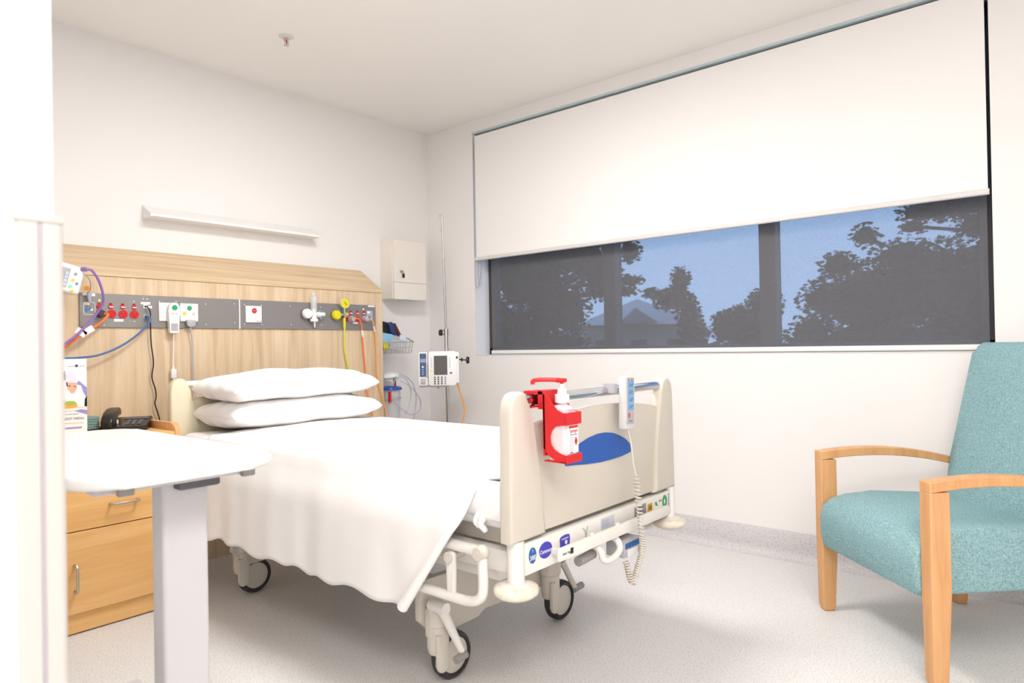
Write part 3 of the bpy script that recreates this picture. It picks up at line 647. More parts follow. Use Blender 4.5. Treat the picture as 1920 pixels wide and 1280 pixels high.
# ================================================================== BED
bed = thing('hospital_bed', 'cream and white hospital bed on castors in the middle of the room', 'bed', (1.82, 2.2, 0))
yf = 1.15
def endboard(name, y0, y1, s, m_, parent):
    """footboard (s=1, faces -Y) or headboard; y0 outer face, y1 inner face"""
    xl, xr = 1.352, 2.284
    b = B()
    pl = [(xl, .556), (xl-.006+.010, .90)]+[(xl+.012, .935), (xl+.028, .952), (xl+.050, .957), (xl+.068, .952), (xl+.080, .935)]+[(1.443, .90), (1.452, .86), (1.475, .74), (1.503, .556)]
    b.prism(pl, 'y', y0, y1, bev=.010, seg=3)
    pr2 = [(xr, .556), (xr-.006, .90), (xr-.014, .935), (xr-.030, .952), (xr-.050, .957), (xr-.068, .954), (xr-.084, .94), (2.186, .90), (2.180, .86), (2.155, .72), (2.135, .556)]
    b.prism(pr2, 'y', y0, y1, bev=.010, seg=3)
    n = 16; topc = []
    for i in range(n+1):
        f = i/n; x = 1.44+(2.20-1.44)*f
        topc.append((x, .852+.038*math.sin(math.pi*min(1, max(0, f)))**.8))
    pp = [(1.44, .560), (2.20, .560)]+topc[::-1]
    ym = (y0+y1)/2
    b.prism(pp, 'y', ym-.010*s, ym+.012*s, bev=.004, seg=2)
    return b.obj(name, m_, parent, smooth=40)
fb = endboard('footboard', 1.15, 1.196, 1, CREAM, bed)
ypf = 1.173-.010
B().cyl((1.43, 1.173, .929), (2.205, 1.173, .929), .0148, n=24).obj('grab_rail', CHROME, fb, label='chrome grab rail along the top of the footboard')
bp = [(1.612, .727), (1.608, .740), (1.640, .765), (1.690, .783), (1.737, .795), (1.785, .801), (1.829, .801), (1.875, .795), (1.915, .783), (1.955, .766), (1.983, .748), (1.996, .732), (1.995, .724), (1.982, .718), (1.93, .713), (1.87, .711), (1.80, .711), (1.72, .716), (1.655, .723), (1.622, .7245)]
B().prism(bp, 'y', ypf-.0025, ypf+.001, bev=.001, seg=1).obj('blue_inset', BLUE, fb, label='blue curved inset on the footboard')
hd = endboard('headboard', 3.180, 3.226, 1, CREAMH, bed)
B().cyl((1.43, 3.203, .929), (2.205, 3.203, .929), .0148, n=20).obj('grab_rail', WMET, hd)
# foot crossbar, posts, bumpers
cb = B().box(1.415, 2.262, 1.158, 1.188, .458, .545, bev=.003).obj('cross_bar', WMET, bed)
B().box(1.415, 2.262, 3.19, 3.22, .458, .545, bev=.003).obj('cross_bar', WMET, bed)
for x, y in ((1.396, 1.176), (2.276, 1.176), (1.396, 3.205), (2.276, 3.205)):
    o = B().cyl((x, y, .425), (x, y, .556), .0235, n=24).obj('corner_post', WMET, bed)
    o2 = B().lathe([(0, -.024), (.03, -.024), (.03, -.014), (.050, -.016), (.060, -.008), (.062, .002), (.058, .010), (.048, .014), (.024, .018), (0, .018)], (x, y, .424), n=36).obj('bumper_roller', BUMP, o, smooth=60)
    B().lathe([(.024, .0), (.045, -.004), (.040, .002), (.024, .006)], (x, y, .438), n=30).obj('bumper_cap', WMET, o)
# stickers on the crossbar
ys = 1.158
def sticker(pts, name, m_): return B().prism(pts, 'y', ys-.0012, ys+.0002).obj(name, m_, cb, smooth=0)
def ell(cx, cz, a, b_, n=24): return [(cx+a*math.cos(2*math.pi*k/n), cz+b_*math.sin(2*math.pi*k/n)) for k in range(n)]
o = sticker(ell(1.446, .507, .0165, .022), 'blue_number_sticker', BSTK)
text('380', 'number_print', WPL, o, .019, faceY(1.446, ys-.0014, .500))
text('1', 'number_print', WPL, o, .012, faceY(1.446, ys-.0014, .519))
o = sticker(ell(1.505, .508, .030, .023), 'violet_name_sticker', VSTK)
text('Contoura', 'name_print', WPL, o, .0145, faceY(1.505, ys-.0014, .505), italic=.25)
o = sticker([(1.575, .488), (1.580, .488), (1.59, .497), (1.605, .500), (1.620, .498), (1.622, .520), (1.618, .528), (1.600, .530), (1.578, .527), (1.572, .52)], 'violet_round_sticker', VSTK)
B().cyl((1.602, ys-.001, .508), (1.602, ys-.002, .508), .006, n=14).obj('white_dot', WPL, o)
text('ASSESSMENT', 'caption_print', WPL, o, .0062, faceY(1.598, ys-.0014, .519))
o = sticker([(1.790, .485), (1.790, .535), (1.868, .535), (1.868, .485)], 'instruction_sticker', mat('pale_grey_sticker', (204, 206, 214), .4))
text('Arjo bed', 'logo_print', CYAN, o, .013, faceY(1.815, ys-.0014, .495))
for k in range(4): rect(B(), 1.795, 1.835, .507+.006*k, .509+.006*k, ys-.0012, .0004).obj('line_print', LCDB, o, smooth=0)
o = sticker([(1.998, .478), (1.998, .532), (2.076, .532), (2.076, .478)], 'rating_plate', GRSTK)
for k in range(7): rect(B(), 2.002, 2.002+.03+.01*((k*3) % 5), .483+.0068*k, .4855+.0068*k, ys-.0012, .0004).obj('line_print', DGPL, o, smooth=0)
B().tube([(1.690, ys-.0006, .528), (1.70, ys-.0006, .520), (1.708, ys-.0006, .498), (1.716, ys-.0006, .478)], .0009, 5, smooth=4).tube([(1.716, ys-.0006, .530), (1.705, ys-.0006, .50), (1.692, ys-.0006, .476)], .0009, 5, smooth=4).obj('pen_cross', INK, cb)
o = sticker([(2.088, .497), (2.088, .525), (2.120, .525), (2.120, .497)], 'amber_sticker', YSTK)
rect(B(), 2.094, 2.114, .504, .518, ys-.0012, .0004).obj('symbol_print', mat('dark_amber', (150, 112, 20), .5), o, smooth=0)
sticker([(2.140, .520), (2.150, .523), (2.160, .508), (2.158, .498), (2.150, .502)], 'green_leaf_mark', mat('emerald_print', (30, 160, 120), .4))
text('eco', 'eco_lettering', INK, cb, .014, faceY(2.178, ys-.0012, .522))
b = B(); n = 28
A1 = ell(2.212, .512, .017, .023, n); A2 = ell(2.212, .512, .007, .0095, n)
va = [[b.b.verts.new((p[0], yy, p[1])) for p in A] for A in (A1, A2) for yy in (ys-.0014, ys)]
for k in range(n):
    j = (k+1) % n
    b.b.faces.new((va[0][k], va[0][j], va[2][j], va[2][k])); b.b.faces.new((va[0][k], va[1][k], va[1][j], va[0][j])); b.b.faces.new((va[2][k], va[2][j], va[3][j], va[3][k]))
b.obj('green_ring_sticker', GSTK, cb, smooth=0)
b = B()
for k in range(9): rect(b, 2.239, 2.246, .490+.0055*k, .490+.0055*k+.002+.0015*(k % 2), ys, .0008)
b.obj('barcode_print', VSTK, cb, smooth=0)
# white front rail in front of the crossbar
o = B().box(1.520, 2.160, 1.120, 1.132, .476, .512, bev=.003).obj('linen_rail', WMET, bed)
for x in (1.540, 2.148): B().cyl((x, 1.130, .497), (x, 1.160, .497), .011).obj('rail_stub', WMET, o)
for x in (1.692, 1.836): B().box(x-.008, x+.008, 1.121, 1.131, .510, .520, bev=.003).obj('rail_lug', WMET, o)
text('MAX 5kg', 'small_print', BLACKINK, o, .010, faceY(1.553, 1.1196, .494))
rect(B(), 1.572, 1.586, .487, .504, 1.120, .0006).obj('symbol_print', BLACKINK, o, smooth=0)
# side frames and deck
for x in (1.402, 2.232):
    B().box(x, x+.038, 1.190, 3.19, .458, .518, bev=.003).obj('side_frame', WMET, bed)
B().box(1.445, 2.226, 1.215, 3.17, .520, .570, bev=.004).obj('mattress_deck', BMET, bed)
B().box(1.47, 1.52, 1.30, 1.60, .40, .50, bev=.004).obj('frame_bracket', WMET, bed)
# folded side rails
for sx_ in (1.352, 2.320):
    sgn = 1 if sx_ < 1.8 else -1
    o = B().cyl((sx_+.006*sgn, 1.258, .520), (sx_+.006*sgn, 2.75, .520), .0155, n=18).obj('side_rail', WMET, bed)
    B().tube([(sx_, 1.258, .520), (sx_, 1.256, .46), (sx_, 1.256, .425), (sx_, 1.262, .40), (sx_, 1.285, .383), (sx_, 1.315, .376), (sx_, 1.40, .374), (sx_, 2.0, .374), (sx_, 2.7, .374)], .0140, 16, smooth=6).obj('lower_tube', WMET, o)
    for y in (1.378,):
        oo = B().prism(arc(y, .487, .016, -20, 200, 10)+[(y-.013, .37), (y+.013, .37)], 'x', sx_-.007, sx_+.007, bev=.003).obj('rail_link', WMET, o)
        B().cyl((sx_-.009, y, .487), (sx_-.016, y, .487), .015, n=20).cyl((sx_-.016, y, .487), (sx_-.018, y, .487), .005, n=12).cyl((sx_+.006, y, .487), (sx_+.06*sgn, y, .487), .010, n=12).obj('pivot_cap', BMET, oo)
    B().cyl((sx_-.012, 1.258, .520), (sx_-.022, 1.258, .520), .0175, n=20).cyl((sx_-.022, 1.258, .520), (sx_-.024, 1.258, .520), .006, n=12).ball((sx_, 1.258, .520), .021, 16).obj('pivot_cap', BMET, o)
# chassis
pb = [(1.455, .205), (1.455, .32), (1.47, .335), (2.165, .318), (2.180, .300), (2.180, .136), (1.76, .158), (1.735, .156), (1.728, .138), (1.53, .134)]
cf = B().prism(pb, 'y', 1.625, 1.655, bev=.006).obj('chassis_beam', BMET, bed)
B().cyl((1.468, 1.625, .318), (1.468, 1.615, .318), .010, n=6).obj('brass_bolt', mat('brass_bolt', (150, 135, 70), .4, .8), cf)
B().prism(pb, 'y', 2.83, 2.86, bev=.006).obj('chassis_beam', BMET, bed)
for x in (1.56, 2.10): B().box(x-.025, x+.025, 1.655, 2.83, .25, .31, bev=.004).obj('chassis_rail', BMET, bed)
for y in (1.95, 2.62):
    B().box(1.70, 1.95, y-.06, y+.06, .26, .42, bev=.008).box(1.73, 1.92, y-.045, y+.045, .42, .522).obj('lift_column', BMET, bed)
    B().box(1.555, 2.105, y-.03, y+.03, .255, .305, bev=.004).obj('cross_member', BMET, bed)
# castors
def castor(x, y, brake):
    """x: stem axis; wheel trails to +X; disc faces -Y"""
    R_ = .0755; xc = x+.058
    c = B().lathe([(0, .098), (.040, .096), (.043, .09), (.043, .045), (.037, .040), (.036, 0), (.036, -.03), (.030, -.05), (0, -.055)], (x, y, .150), n=28)
    c = c.obj('castor', BMET, bed)
    cov = arc(x-.008, .070, .024, 180, 360, 12)+[(x+.018, .17), (x-.034, .17)]
    B().prism(cov, 'y', y-.036, y-.020, bev=.006, seg=3).obj('fork_cover', BMET, c)
    B().lathe([(0, -.019), (.052, -.019), (.0585, -.016), (.0585, .016), (.052, .019), (0, .019)], (xc, y, R_), n=40, m=ax).obj('wheel_disc', BMET, c)
    B().lathe([(.0585, -.017), (.061, -.024), (.068, -.023), (.0735, -.016), (R_, -.007), (R_, .007), (.0735, .016), (.068, .023), (.061, .024), (.0585, .017)], (xc, y, R_), n=44, m=ax).obj('tyre', RUBBER, c)
    if brake:
        B().tube([(x-.028, y-.045, .262), (x+.022, y-.085, .118)], lambda f: .017-.006*f, 12).cyl((x-.028, y-.068, .262), (x-.028, y+.0, .262), .019, n=20).obj('brake_lever', WMET, c)
        B().cyl((x-.012, y-.09, .103), (x+.034, y-.09, .108), .013, n=16).obj('brake_pedal', MGPL, c)
        B().box(x-.043, x-.025, y-.015, y+.015, .16, .25, bev=.004).obj('lever_plate', BMET, c)
    return c
castor(1.505, 1.600, True); castor(2.105, 1.600, False); castor(1.512, 2.860, False); castor(2.105, 2.860, False)
o = B().tube([(2.150, 1.575, .235), (2.236, 1.575, .105)], lambda f: .014-.003*f, 12).obj('brake_lever', BMET, bed)
B().cyl((2.225, 1.575, .100), (2.285, 1.575, .103), .0135, n=16).obj('brake_pedal', MGPL, o)
# handle and control box under the foot rail
o = B().tube([(1.735, 1.150, .468), (1.735, 1.125, .455), (1.738, 1.118, .432), (1.76, 1.115, .422), (1.80, 1.115, .424), (1.835, 1.118, .440), (1.840, 1.13, .462), (1.840, 1.15, .470)], .0105, 12, smooth=5).obj('release_handle', WMET, bed)
B().cyl((1.665, 1.16, .434), (1.745, 1.16, .438), .015, n=16).obj('grip', MGPL, bed)
cbx = B().box(1.865, 1.975, 1.12, 1.19, .398, .450, bev=.006).obj('control_box', GPL, bed)
b = B()
for k in range(5): rect(b, 1.872+.02*k, 1.886+.02*k, .428, .445, 1.12, .003)
b.obj('connectors', BSTK, cbx, smooth=0)
B().box(1.885, 1.94, 1.115, 1.12, .402, .424).obj('cover_plate', WPL, cbx, smooth=0)

# mattress in a fitted sheet
mt = thing('mattress', 'mattress in a white fitted sheet on the hospital bed', 'mattress', (1.82, 2.18, .572))
b = B(); b.box(1.385, 2.258, 1.205, 3.165, .573, .708, bev=.035, seg=4)
bmesh.ops.subdivide_edges(b.b, edges=b.b.edges[:], cuts=3, use_grid_fill=True)
for v in b.b.verts:
    if v.co.y < 1.26 and v.co.z < .70: v.co.y -= .0
    n_ = noise.noise(v.co*9); v.co += Vector((0, 0, .004*n_))
b.obj('sheeted_mattress', LINEN, mt, smooth=60)
b = B()
for (x, y, z, dx, dz, r) in ((1.374, 1.300, .594, .004, -.016, .011), (1.372, 1.280, .588, .008, -.020, .012)):
    b.tube([(x+.020, y-.012, z+.030), (x+.004, y-.004, z+.016), (x, y, z), (x+dx, y-.004, z+dz*.6), (x+dx*1.5, y-.006, z+dz)], lambda f, r=r: r*(1-.35*f), 10, smooth=5)
b.obj('gathered_corner', LINEN, mt, smooth=80)
def footsheet(u, v):
    x = 1.374+.50*u; z = .713-.135*v
    s = .006*math.sin(14*(x*3+z*9))*v + .004*noise.noise(Vector((x*20, z*30, 1)))
    return (x, 1.203-.006*math.sin(math.pi*v)+s*.6, z)
b = B().grid(footsheet, 30, 14); b.obj('sheet_end', LINEN, mt, smooth=80, solid=.003)
def sidesheet(u, v):
    y = 1.203+.22*u; z = .713-(.115-.02*u)*v
    s = .007*math.sin(16*(y*3.2+z*8))*v
    return (1.378-.008*math.sin(math.pi*v)+s*.5, y, z)
b = B().grid(sidesheet, 24, 14); b.obj('sheet_side', LINEN, mt, smooth=80, solid=.003)

# blanket
def front(th): return 1.215+.070*min(1, th/.03)+.030*min(1, max(0, th-.03)/.10)+.76*max(0, th-.13)
def blanket(u, v):
    """u across the bed: near hem .. far hem, v along from foot to head"""
    Ln = .425; top = .875; L = Ln+top+.30
    s = u*L
    if s < Ln: th = Ln-s                       # hang length on the near side
    else: th = 0
    f = th/.43
    yf_ = front(th)
    yb_ = 2.87-.03*f
    y = yf_+(yb_-yf_)*v
    rip = .55*math.sin(y*23+1.5*math.sin(y*7))*.5+math.sin(y*41+2)*.25+math.sin(y*11+.6)*.5
    edge = .02
    if th > 0:
        rr = .03
        if th < rr*1.57:
            a = th/rr; x = 1.378-rr*math.sin(a)+rr-.0; z = .719-rr*(1-math.cos(a)); x = 1.378+rr-rr*math.sin(a)-.008
        else:
            d = th-rr*1.57
            z = .719-rr-d
            g = min(1, d/.36)
            x = 1.366-.036*math.sin(min(1, d/.15)*math.pi/2)**1.5-.008*g
            x -= (.010*rip*g)+.005*noise.noise(Vector((y*6, z*6, 3)))
            z += (.007*math.sin(y*36+1.2*math.sin(y*9))+.005*math.sin(y*15))*g*(1 if d > .3 else .3)
            x -= .018*math.exp(-((y-yf_)/.035)**2)*g
        return Vector((x, y, z))
    s2 = s-Ln
    if s2 < top:
        x = 1.40+(s2/top)*.848
        z = .719+.006*noise.noise(Vector((x*5, y*4, 0)))+.003*noise.noise(Vector((x*16+y*9, y*6-x*4, 4)))+.012*math.sin(math.pi*s2/top)
        if v < .03: z -= .0
        return Vector((x, y, z))
    d = s2-top
    return Vector((2.266+.01*math.sin(y*20)*min(1, d*4)+(.006 if d > .02 else 0), y, .719-max(0, d-.01)))
bl = thing('blanket', 'white woven blanket draped over the bed and hanging down the near side', 'blanket', (1.82, 2.05, .72))
b = B().grid(blanket, 110, 190); b.obj('blanket_cloth', BLANKET, bl, smooth=80, solid=.007)
# rolled front hem that ends in a tail
pts = []
for k in range(10):
    th = .10+.32*k/9; d = th-.047; g = min(1, d/.36); yf_ = front(th)
    pts.append((1.366-.036*math.sin(min(1, d/.15)*math.pi/2)**1.5-.008*g-.012*g, yf_+.008, .689-d))
B().tube(pts, lambda f: .006+.011*f, 10, smooth=4).obj('rolled_hem', BLANKET, bl, smooth=80)
# pillows
def pillow(name, label, c, a, bb_, h, tilt, seed, sag):
    def half(u, v, sg):
        U = 2*u-1; V = 2*v-1
        e = max(0, (1-abs(U)**4.5))*max(0, (1-abs(V)**2.8)); hh = h*e**.46
        px = a*U*(1-.03*(1-V*V)*abs(U)**2-.03*V**6)
        py = bb_*V*(1-.08*(1-U*U)*abs(V)**2)
        wr = .010*noise.noise(Vector((px*7+seed, py*4, sg*2)))*min(1, e*3)
        wr += .006*math.sin(px*26+py*60*abs(U)+seed)*abs(U)**4*min(1, e*6)
        return Vector((px, py, sg*hh+wr+sag*(U*U)))
    bm = B()
    bm.grid(lambda u, v: half(u, v, 1), 56, 36); bm.grid(lambda u, v: half(u, v, -1), 56, 36)
    bmesh.ops.remove_doubles(bm.b, verts=bm.b.verts, dist=.0008)
    bm.xf(Matrix.Translation(c) @ Matrix.Rotation(rad(tilt[2]), 4, 'Z') @ Matrix.Rotation(rad(tilt[1]), 4, 'Y') @ Matrix.Rotation(rad(tilt[0]), 4, 'X'))
    return tag(bm.obj(name, PILLOW, smooth=80), label, 'pillow', group='pillows at the head of the bed')
pillow('pillow', 'lower of two plump white pillows stacked on the bed', (1.845, 2.985, .792), .405, .225, .072, (0, 0, -1), 2, -.004)
pillow('pillow', 'upper of two plump white pillows, resting on the other pillow', (1.840, 2.990, .918), .400, .225, .070, (1, -.6, 0), 9, -.012)

# ================================================================== THINGS ON THE FOOTBOARD
# hand pump bottle holder
t = thing('bottle_holder', 'red plastic sanitiser holder clipped on the footboard rail', 'holder', (1.50, 1.10, .78))
hx0, hx1 = 1.465, 1.536
side = [(1.128, .80), (1.128, .950), (1.112, .944), (1.098, .925), (1.080, .905), (1.062, .898), (1.053, .899), (1.052, .866), (1.068, .865), (1.088, .862), (1.100, .850), (1.106, .832), (1.103, .812), (1.091, .797), (1.073, .789), (1.055, .786), (1.052, .771), (1.058, .764), (1.082, .767), (1.110, .780)]
b = B(); b.prism(side, 'x', hx0, hx0+.003, bev=.0008, seg=1); b.prism(side, 'x', hx1-.003, hx1, bev=.0008, seg=1)
b.box(hx0, hx1, 1.050, 1.054, .866, .899); b.box(hx0, hx1, 1.050, 1.054, .764, .786); b.box(hx0, hx1, 1.052, 1.126, .764, .768)
b.obj('holder_frame', RED, t, smooth=30)
B().box(hx0, hx1, 1.122, 1.129, .780, .957).obj('back_plate', RED, t, smooth=0)
o = B().box(1.472, 1.532, 1.129, 1.150, .905, .957).box(1.472, 1.532, 1.125, 1.200, .946, .954).prism([(1.149, .91), (1.160, .91), (1.20, .90), (1.20, .905), (1.16, .915)], 'x', 1.47, 1.53).tube([(1.50, 1.195, .95), (1.50, 1.202, .93), (1.50, 1.196, .907)], .012, 8, smooth=4).obj('rail_clip', RED, t, smooth=0)
t = thing('sanitiser_bottle', 'clear pump bottle of pink hand gel in the red holder', 'bottle', (1.50, 1.085, .76))
cxb, cyb = 1.5005, 1.088
b = B(); b.prism(rrect(1.4695, 1.5315, 1.057, 1.120, .014), 'z', .769, .900)
b.prism(rrect(1.473, 1.528, 1.061, 1.116, .014), 'z', .900, .908)
b.lathe([(.031, .906), (.026, .914), (.0135, .919), (.0135, .926)], (cxb, cyb, 0))
b.obj('bottle_body', GEL, t, smooth=50)
B().box(1.471, 1.530, 1.059, 1.118, .770, .826, bev=.008).obj('pink_gel', mat('pink_gel', (238, 190, 200), .4), t)
B().lathe([(0, .926), (.020, .924), (.020, .945), (.013, .948), (.013, .962), (.006, .963), (.006, .975), (0, .975)], (cxb, cyb, 0)).obj('pump_collar', WPL, t, smooth=30)
B().box(cxb-.012, cxb+.012, cyb-.010, cyb+.012, .978, .990, bev=.003).tube([(cxb, cyb+.005, .985), (cxb-.03, cyb+.035, .987), (cxb-.048, cyb+.06, .985), (cxb-.050, cyb+.062, .974)], .006, 8, smooth=4).cyl((cxb, cyb, .968), (cxb, cyb, .98), .005).obj('pump_head', RED, t)
lb = B().box(1.482, 1.5275, 1.0555, 1.0568, .788, .864).obj('label', PAPER, t, smooth=0)
rect(B(), 1.484, 1.526, .856, .862, 1.0555, .0004).obj('red_band', RED, lb, smooth=0)
text('Spirigel', 'brand_print', RED, lb, .0125, faceY(1.505, 1.055, .848))
text('HAND SANITISER', 'small_print', INK, lb, .0042, faceY(1.505, 1.055, .838))
for k in range(7): rect(B(), 1.485, 1.504, .796+.0055*k, .798+.0055*k, 1.0555, .0003).obj('line_print', GPL, lb, smooth=0)
B().prism([(1.516, .806), (1.5235, .819), (1.516, .832), (1.5085, .819)], 'y', 1.0551, 1.0555).obj('warning_diamond', mat('diamond_red', (190, 40, 44), .5), lb, smooth=0)
text('ecolab', 'maker_print', BLACKINK, lb, .005, faceY(1.494, 1.055, .791))

# bed remote with coiled cord
t = thing('bed_remote', 'pale grey bed remote with blue keys hanging on the chrome footboard rail', 'remote', (1.888, 1.10, .81))
rm = Matrix.Translation((1.8935, 1.118, .893)) @ Matrix.Rotation(rad(2.0), 4, 'Y') @ Matrix.Diagonal((.82, 1, 1, 1))
B().box(-.037, .037, -.012, .012, -.084, .084, m=rm, bev=.004).obj('remote_body', mat('remote_grey', (214, 212, 212), .4), t)
B().box(-.026, .028, -.0138, -.011, -.068, .080, m=rm, bev=.001, seg=1).obj('key_panel', GPL, t)
for k, z in enumerate((.058, .034, .010, -.014)):
    o = B().box(-.019, .022, -.0155, -.0135, z-.009, z+.009, m=rm, bev=.0006, seg=1).obj('blue_key', LBLUE, t)
    B().tube([rm @ Vector((-.012+.002*k, -.0158, z-.002)), rm @ Vector((-.002, -.0158, z-.004+.004*(k % 2))), rm @ Vector((.012, -.0158, z+.002+.002*k*.5))], .0009, 5).obj('pictogram', NAVY, o)
B().box(-.017, -.004, -.0155, -.0135, -.048, -.032, m=rm, bev=.0006, seg=1).obj('red_key', mat('faded_red', (200, 90, 86), .4), t)
for x in (-.012, .010): B().prism([(-.004, 0), (.004, 0), (0, .006)], 'y', -.0142, -.0138).xf(rm @ Matrix.Translation((x, 0, .070))).obj('arrow_print', BLACKINK, t, smooth=0)
text('Huntleigh', 'maker_print', INK, t, .006, rm @ Matrix.Translation((.002, -.0142, -.058)) @ Matrix.Rotation(rad(90), 4, 'X'))
B().box(-.018, .018, .010, .034, .025, .030, m=rm).box(-.018, .018, .012, .05, .050, .055, m=rm).box(-.055, -.03, .02, .06, .03, .06, m=rm).obj('rail_hook', GPL, t, smooth=0)
pts = [(1.890, 1.115, .812), (1.894, 1.105, .76), (1.893, 1.098, .70), (1.896, 1.090, .66), (1.900, 1.086, .58), (1.906, 1.082, .50), (1.910, 1.080, .44), (1.905, 1.085, .40), (1.892, 1.095, .35), (1.884, 1.10, .325), (1.876, 1.105, .335), (1.872, 1.11, .36), (1.874, 1.12, .39)]
b = B(); b.tube(pts[:4], .0030, 8, smooth=4)
Q = spline([Vector(p) for p in pts[3:]], 40); HH = []; ph = 0
for i in range(len(Q)-1):
    tt = (Q[i+1]-Q[i]); L_ = tt.length; tt.normalize(); u = tt.cross(Vector((0, 1, 0))).normalized(); v = u.cross(tt)
    z = Q[i].z; pitch = .012 if z > .47 else .0075
    for k in range(4):
        HH.append(Q[i].lerp(Q[i+1], k/4)+u*.0085*math.cos(ph)+v*.0085*math.sin(ph)); ph += L_/4/pitch*2*math.pi
b.tube(HH, .0026, 6); b.obj('coiled_cord', mat('cord_beige', (214, 206, 194), .45), t, smooth=80)

# ================================================================== IV POLE AND PUMP
ivx, ivy = 3.094, 3.162
t = thing('drip_stand', 'steel drip stand with hook in the corner by the window', 'drip stand', (ivx, ivy, 0))
B().cyl((ivx+.008, ivy, .06), (ivx-.004, ivy, 1.195), .0125, n=20).obj('lower_pole', STEEL, t)
B().cyl((ivx-.004, ivy, 1.19), (ivx-.018, ivy+.006, 1.93), .0065, n=16).obj('upper_pole', STEEL, t)
B().tube([(ivx-.018, ivy+.006, 1.90), (ivx-.020, ivy+.008, 1.935), (ivx-.026, ivy+.012, 1.945), (ivx-.030, ivy+.015, 1.935), (ivx-.032, ivy+.016, 1.86), (ivx-.026, ivy+.012, 1.835), (ivx-.022, ivy+.01, 1.84)], .0022, 8, smooth=5).obj('hook', STEEL, t)
o = B().cyl((ivx-.004, ivy, 1.155), (ivx-.004, ivy, 1.2), .015).cyl((ivx-.004, ivy, 1.175), (ivx-.030, ivy+.022, 1.178), .005).obj('height_clamp', STEEL, t)
B().lathe([(0, -.004), (.017, -.004), (.021, .002), (.021, .016), (.015, .022), (0, .022)], (ivx-.022, ivy+.018, 1.176), n=10, m=Matrix.Rotation(rad(-50), 4, 'Z') @ Matrix.Rotation(rad(-90), 4, 'Y')).obj('knob', BLACK, o, smooth=20)
b = B(); b.cyl((ivx+.008, ivy, .04), (ivx+.008, ivy, .09), .03)
for k in range(5):
    a = 2*math.pi*k/5+.3; e = (ivx+.008+.23*math.cos(a), ivy+.23*math.sin(a), .06); b.tube([(ivx+.008, ivy, .075), e], .012, 8)
base = b.obj('base', STEEL, t)
for k in range(5):
    a = 2*math.pi*k/5+.3; x, y = ivx+.008+.225*math.cos(a), ivy+.225*math.sin(a)
    B().cyl((x-.01, y, .026), (x+.01, y, .026), .0255).cyl((x, y, .04), (x, y, .065), .01).obj('castor', DGPL, base)
# pump: faces the camera direction
pa = Matrix.Translation((3.052, 3.158, .945)) @ Matrix.Rotation(rad(-46), 4, 'Z')
t = thing('infusion_pump', 'white infusion pump with dark screen and keypad clamped on the drip stand', 'pump', (3.06, 3.16, .84))
B().prism(rrect(-.088, .086, -.108, .110, .012), 'y', -.05, .03, bev=.005).xf(pa).obj('pump_case', WPL, t)
B().box(.060, .105, -.030, .05, -.095, .105, bev=.006).box(.03, .075, .03, .07, -.04, .06, bev=.004).xf(pa).obj('pump_side', WPL, t)
B().box(-.055, .030, -.053, -.05, -.040, .082).xf(pa).obj('screen', SCREEN, t, smooth=0)
b1, b2 = B(), B()
for k in range(5):
    for x in (-.070, .046): b1.cyl(pa @ Vector((x, -.05, .066-.0135*k)), pa @ Vector((x, -.053, .066-.0135*k)), .0048, n=10)
b1.obj('soft_keys', mat('pale_key', (196, 204, 222), .4), t)
for i in range(4):
    for j in range(4):
        x, z = -.050+.022*i, -.056-.0135*j
        B().cyl(pa @ Vector((x, -.05, z)), pa @ Vector((x, -.053, z)), .0058, n=10).obj('key', DGPL if i < 3 else LCDB, t)
for z, m_ in ((-.012, YEL), (-.030, WPL)): B().cyl(pa @ Vector((-.072, -.05, z)), pa @ Vector((-.072, -.053, z)), .0055, n=10).obj('key', m_, t)
B().box(.045, .060, -.053, -.05, -.034, -.024).xf(pa).obj('power_key', DGPL, t, smooth=0)
B().box(.075, .098, -.035, -.029, .062, .076).xf(pa).obj('latch', BLACK, t, smooth=0)
B().cyl(pa @ Vector((.10, .02, .055)), pa @ Vector((.150, .0, .050)), .004).cyl(pa @ Vector((.120, .01, .053)), pa @ Vector((.126, .008, .053)), .012).lathe([(0, 0), (.016, 0), (.024, .006), (.024, .014), (.018, .022), (0, .022)], pa @ Vector((.150, .0, .050)), n=9, m=pa.to_3x3().to_4x4() @ Matrix.Rotation(rad(90), 4, 'Y')).obj('clamp_knob', BLACK, t, smooth=20)
# side module
t = thing('pump_module', 'narrow blue-fronted syringe module clipped to the left of the infusion pump', 'pump', (2.97, 3.28, .84))
B().prism(rrect(-.152, -.096, -.108, .106, .008), 'y', -.045, .03, bev=.004).xf(pa).obj('module_case', WPL, t)
B().box(-.145, -.103, -.048, -.045, -.050, .098).xf(pa).obj('blue_front', BLUEFACE, t, smooth=0)
B().box(-.142, -.106, -.050, -.048, .040, .064).xf(pa).obj('display', LCDB, t, smooth=0)
for z, m_ in ((.012, WPL), (-.006, LBLUE), (-.021, LBLUE), (-.034, LBLUE)): B().cyl(pa @ Vector((-.126, -.048, z)), pa @ Vector((-.126, -.051, z)), .0062, n=12).obj('key', m_, t)
B().box(-.105, -.097, -.055, -.045, -.055, .03).xf(pa).obj('door_latch', GPL, t, smooth=0)
B().box(-.140, -.108, -.052, -.045, -.098, -.062, bev=.003).xf(pa).obj('lower_door', GPL, t)
b = B().box(-.150, .03, -.03, .02, -.118, -.109).xf(pa); b.obj('mounting_foot', GPL, t, smooth=0)
tag(B().tube([pa @ Vector((.09, .02, -.10)), pa @ Vector((.105, .02, -.15)), pa @ Vector((.128, .02, -.22)), pa @ Vector((.135, .02, -.28)), pa @ Vector((.122, .02, -.36)), pa @ Vector((.10, .02, -.5)), pa @ Vector((.08, .05, -.7))], .0045, 8, smooth=6).obj('pump_power_cable', ORANGEB), 'orange cable hanging beneath the infusion pump beside the steel pole', 'cable')
